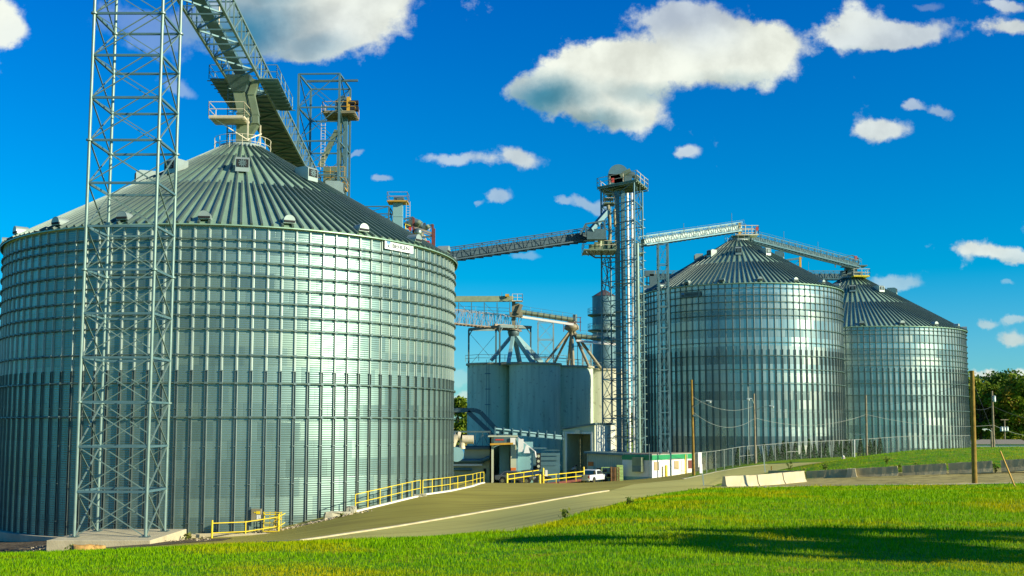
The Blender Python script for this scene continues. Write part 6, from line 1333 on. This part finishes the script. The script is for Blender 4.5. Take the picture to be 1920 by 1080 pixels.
fx = [1303, 1325, 1342, 1358, 1374, 1387, 1402, 1419, 1434, 1454, 1475, 1483, 1502, 1520, 1540, 1560, 1580, 1598, 1620, 1643, 1664, 1685, 1706, 1728, 1752, 1778, 1803, 1826]
T = thing('chain_link_fence', 'long grey chain-link fence curving in front of the two right-hand silos', 'fence', S(1303, 889, 113)); o = Vector(T.location)
FP = [S(x, fence_y(x), fenZ(x))-o for x in fx]; fh = 2.2
for q in FP: MB().tube(q-Vector((0, 0, .2)), q+Vector((0, 0, fh)), .045, n=6).build('post', 'wire', T)
MB().path([q+Vector((0, 0, fh-.03)) for q in FP], .03, 5).build('top_rail', 'wire', T)
mb = MB()
for a, b in zip(FP, FP[1:]): mb.add([a, b, b+Vector((0, 0, fh)), a+Vector((0, 0, fh))], [(0, 1, 2, 3)])
mb.build('mesh', 'chain', T)
for i, j in ((5, 8), (10, 13)): MB().path([q+Vector((0, 0, 1.1)) for q in FP[i:j]], .035, 5).build('mid_rail', 'wire', T)
# far house with grey roof
q = G3(1880, 195); q.z = S(1880, 838, 195).z; T = thing('distant_house', 'low pale house with a long grey shingle roof beyond the mound', 'house', q); o = Vector(T.location)
a, b_ = V(1828, 838, 192), V(1950, 838, 192); zt_, ze_ = V(1850, 824.5, 195).z, V(1850, 832, 192).z
mb = MB(); mb.box(((a.x+b_.x)/2, 4, ze_/2), (b_.x-a.x, 7, ze_)); mb.prism([(a.x, .4, ze_), (a.x, 7.6, ze_), (a.x, 4, zt_-.15)], (.15, 0, 0)); mb.build('wall', 'offwhite', T)
mb = MB(); mb.add([(a.x-.4, 0, ze_-.1), (b_.x, 0, ze_-.1), (b_.x, 4, zt_), (a.x+4.2, 4, zt_), (b_.x, 8, ze_-.1), (a.x-.4, 8, ze_-.1)], [(0, 1, 2, 3), (3, 2, 4, 5), (0, 3, 5)]); mb.build('roof', 'roofgy', T)
# ------------------------------------------------------------------ weeds along barriers and verge
def weed(x, y, Z, h, label, n=60):
    q = S(x, y, Z); q.z = H(q.x, q.y) if Z < 66 else q.z; T = thing('weed', label, 'weed', q, 'weeds at the barriers'); pts = []
    mb = MB()
    for k in range(4):
        d = Vector((random.uniform(-.35, .35)*h, random.uniform(-.3, .3)*h, h*random.uniform(.6, 1))); mb.tube((0, 0, -.05), d, .012, .006, n=4)
        for j in range(n//4): f = random.uniform(.2, 1); pts.append([d.x*f+random.gauss(0, .07), d.y*f+random.gauss(0, .07), d.z*f+random.gauss(0, .05)])
    mb.build('stems', 'weed', T); leafcloud('leaves', pts, .075, 'weed', T)
for x, y, Z, h, lb in ((1482, 883, 88, 1.0, 'tall weed with yellow leaves behind the third sunlit barrier'), (1512, 897, 82, 1.0, 'yellowish weed growing in the gap beside the shaded barrier'), (1663, 870, 87, .55, 'small pale weed on the mound edge above the barriers'),
      (1690, 890, 82.5, .9, 'yellow-green weed in the gap between two dark barriers'), (1709, 893, 80.6, .7, 'low leafy weed at the foot of a dark barrier, left one'), (1718, 888, 80.6, .8, 'upright thin weed in front of a dark barrier'), (1750, 892, 80, .7, 'bushy dark weed in front of a dark barrier, right one'), (1845, 888, 77.5, .35, 'low weed patch behind the nearest wooden pole'), (1867, 886, 77.3, .7, 'weed in the gap right of the nearest wooden pole'), (1548, 881, 86, .5, 'small pale weed on top of the mound edge, leftmost')):
    weed(x, y, Z, h, lb)
for x, y, Z, h, lb in ((135, 1030, 52, .35, 'small weed at the left corner of the concrete pad'), (350, 1013, 57, .4, 'weed between the concrete pad and the small yellow railing'), (640, 986, 63.5, .3, 'low weed by the long concrete block at the silo foot'), (1060, 976, 37, .35, 'dry weed at the lawn edge beside the road'), (1180, 940, 43, .3, 'low weed on the road verge left of the barriers')):
    weed(x, y, Z, h, lb, 40)
# ------------------------------------------------------------------ grass blades
def blades(n, y0, y1, hmin, hmax, wd, m, keep, name, label, xlim=.56, seed=1):
    r = np.random.default_rng(seed); Yb = np.exp(r.uniform(np.log(y0), np.log(y1), n)); X_ = r.uniform(-xlim, xlim, n)*Yb
    k = keep(X_, Yb); X_, Yb = X_[k], Yb[k]; n = len(X_); Zg = Hn(X_, Yb); sc_ = np.clip(Yb/22, .8, 3.)
    patch = .5+.5*np.sin(X_*.9+np.sin(Yb*.7)*2)*np.sin(Yb*1.1+X_*.3)
    h = r.uniform(hmin, hmax, n)*(.7+.6*patch)*np.minimum(sc_, 1.7); w_ = wd*sc_*r.uniform(.7, 1.3, n); th = r.uniform(0, 6.28, n); ln = r.uniform(0, .7, n)*h; ph = r.uniform(0, 6.28, n)
    dx, dy = np.cos(th)*w_/2, np.sin(th)*w_/2; lx, ly = np.cos(ph)*ln, np.sin(ph)*ln
    v = np.stack([np.stack([X_-dx, Yb-dy, Zg-.01], -1), np.stack([X_+dx, Yb+dy, Zg-.01], -1), np.stack([X_+dx*.6+lx*.45, Yb+dy*.6+ly*.45, Zg+h*.6], -1), np.stack([X_+lx, Yb+ly, Zg+h], -1), np.stack([X_-dx*.6+lx*.45, Yb-dy*.6+ly*.45, Zg+h*.6], -1)], 1).reshape(-1, 3)
    me = bpy.data.meshes.new(name); me.vertices.add(5*n); me.vertices.foreach_set('co', v.ravel()); me.loops.add(5*n); me.loops.foreach_set('vertex_index', np.arange(5*n))
    me.polygons.add(n); me.polygons.foreach_set('loop_start', np.arange(0, 5*n, 5)); me.polygons.foreach_set('loop_total', np.full(n, 5)); me.materials.append(m); me.update(calc_edges=True)
    o = bpy.data.objects.new(name, me); COL.objects.link(o); tag(o, label, 'grass', None, 'stuff')
gm = bpy.data.materials.new('grass_blades'); gm.use_nodes = True; nt = gm.node_tree; g = NG(nt); b = nt.nodes['Principled BSDF']; ge = g.n('ShaderNodeNewGeometry'); tcn = g.n('ShaderNodeTexCoord')
n1 = g.n('ShaderNodeTexNoise'); n1.inputs['Scale'].default_value = .22; n1.inputs['Detail'].default_value = 5; nt.links.new(tcn.outputs['Object'], n1.inputs[0])
c = g.mix(ge.outputs['Random Per Island'], (.10, .29, .0, 1), (.29, .50, .0, 1)); c = g.mix(g.m('MULTIPLY', g.mr(n1.outputs[0], .46, .68), .8), c, (.52, .43, .0, 1))
nt.links.new(c, b.inputs['Base Color']); b.inputs['Roughness'].default_value = .6; b.inputs['Specular IOR Level'].default_value = .08
t = g.n('ShaderNodeBsdfTranslucent'); nt.links.new(c, t.inputs[0]); mx = g.n('ShaderNodeMixShader'); mx.inputs[0].default_value = .35; nt.links.new(b.outputs[0], mx.inputs[1]); nt.links.new(t.outputs[0], mx.inputs[2]); nt.links.new(mx.outputs[0], nt.nodes['Material Output'].inputs[0])
EX = np.array([[p[0], p[1]] for p in e_grass]); LX = np.array([[p[0], p[1]] for p in l_near])
def keep1(X_, Y_):
    lim = np.where(X_ < EX[-1, 0], np.interp(X_, EX[:, 0], EX[:, 1]), np.interp(X_, LX[:, 0], LX[:, 1])); return Y_ < lim-.1+.22*np.sin(X_*3.1)+.3*np.sin(X_*.83+1)*np.sin(X_*1.9)+.18*np.sin(X_*9.7)
blades(300000, 12, 80, .035, .085, .014, gm, keep1, 'lawn_grass', 'bright green mown grass covering the foreground lawn')
MX = np.array([[p[0], p[1]] for p in e_near[3:]])
def keep2(X_, Y_):
    u = X_/Y_; front = (94.5)/(1+.5*u)+1.2; back = np.interp(X_, MX[:, 0], MX[:, 1])-.3; return (X_ > 23) & (Y_ > front) & (Y_ < back)
blades(90000, 76, 122, .03, .07, .012, gm, keep2, 'mound_grass', 'rough green grass on the mound behind the concrete barriers', .62, 5)
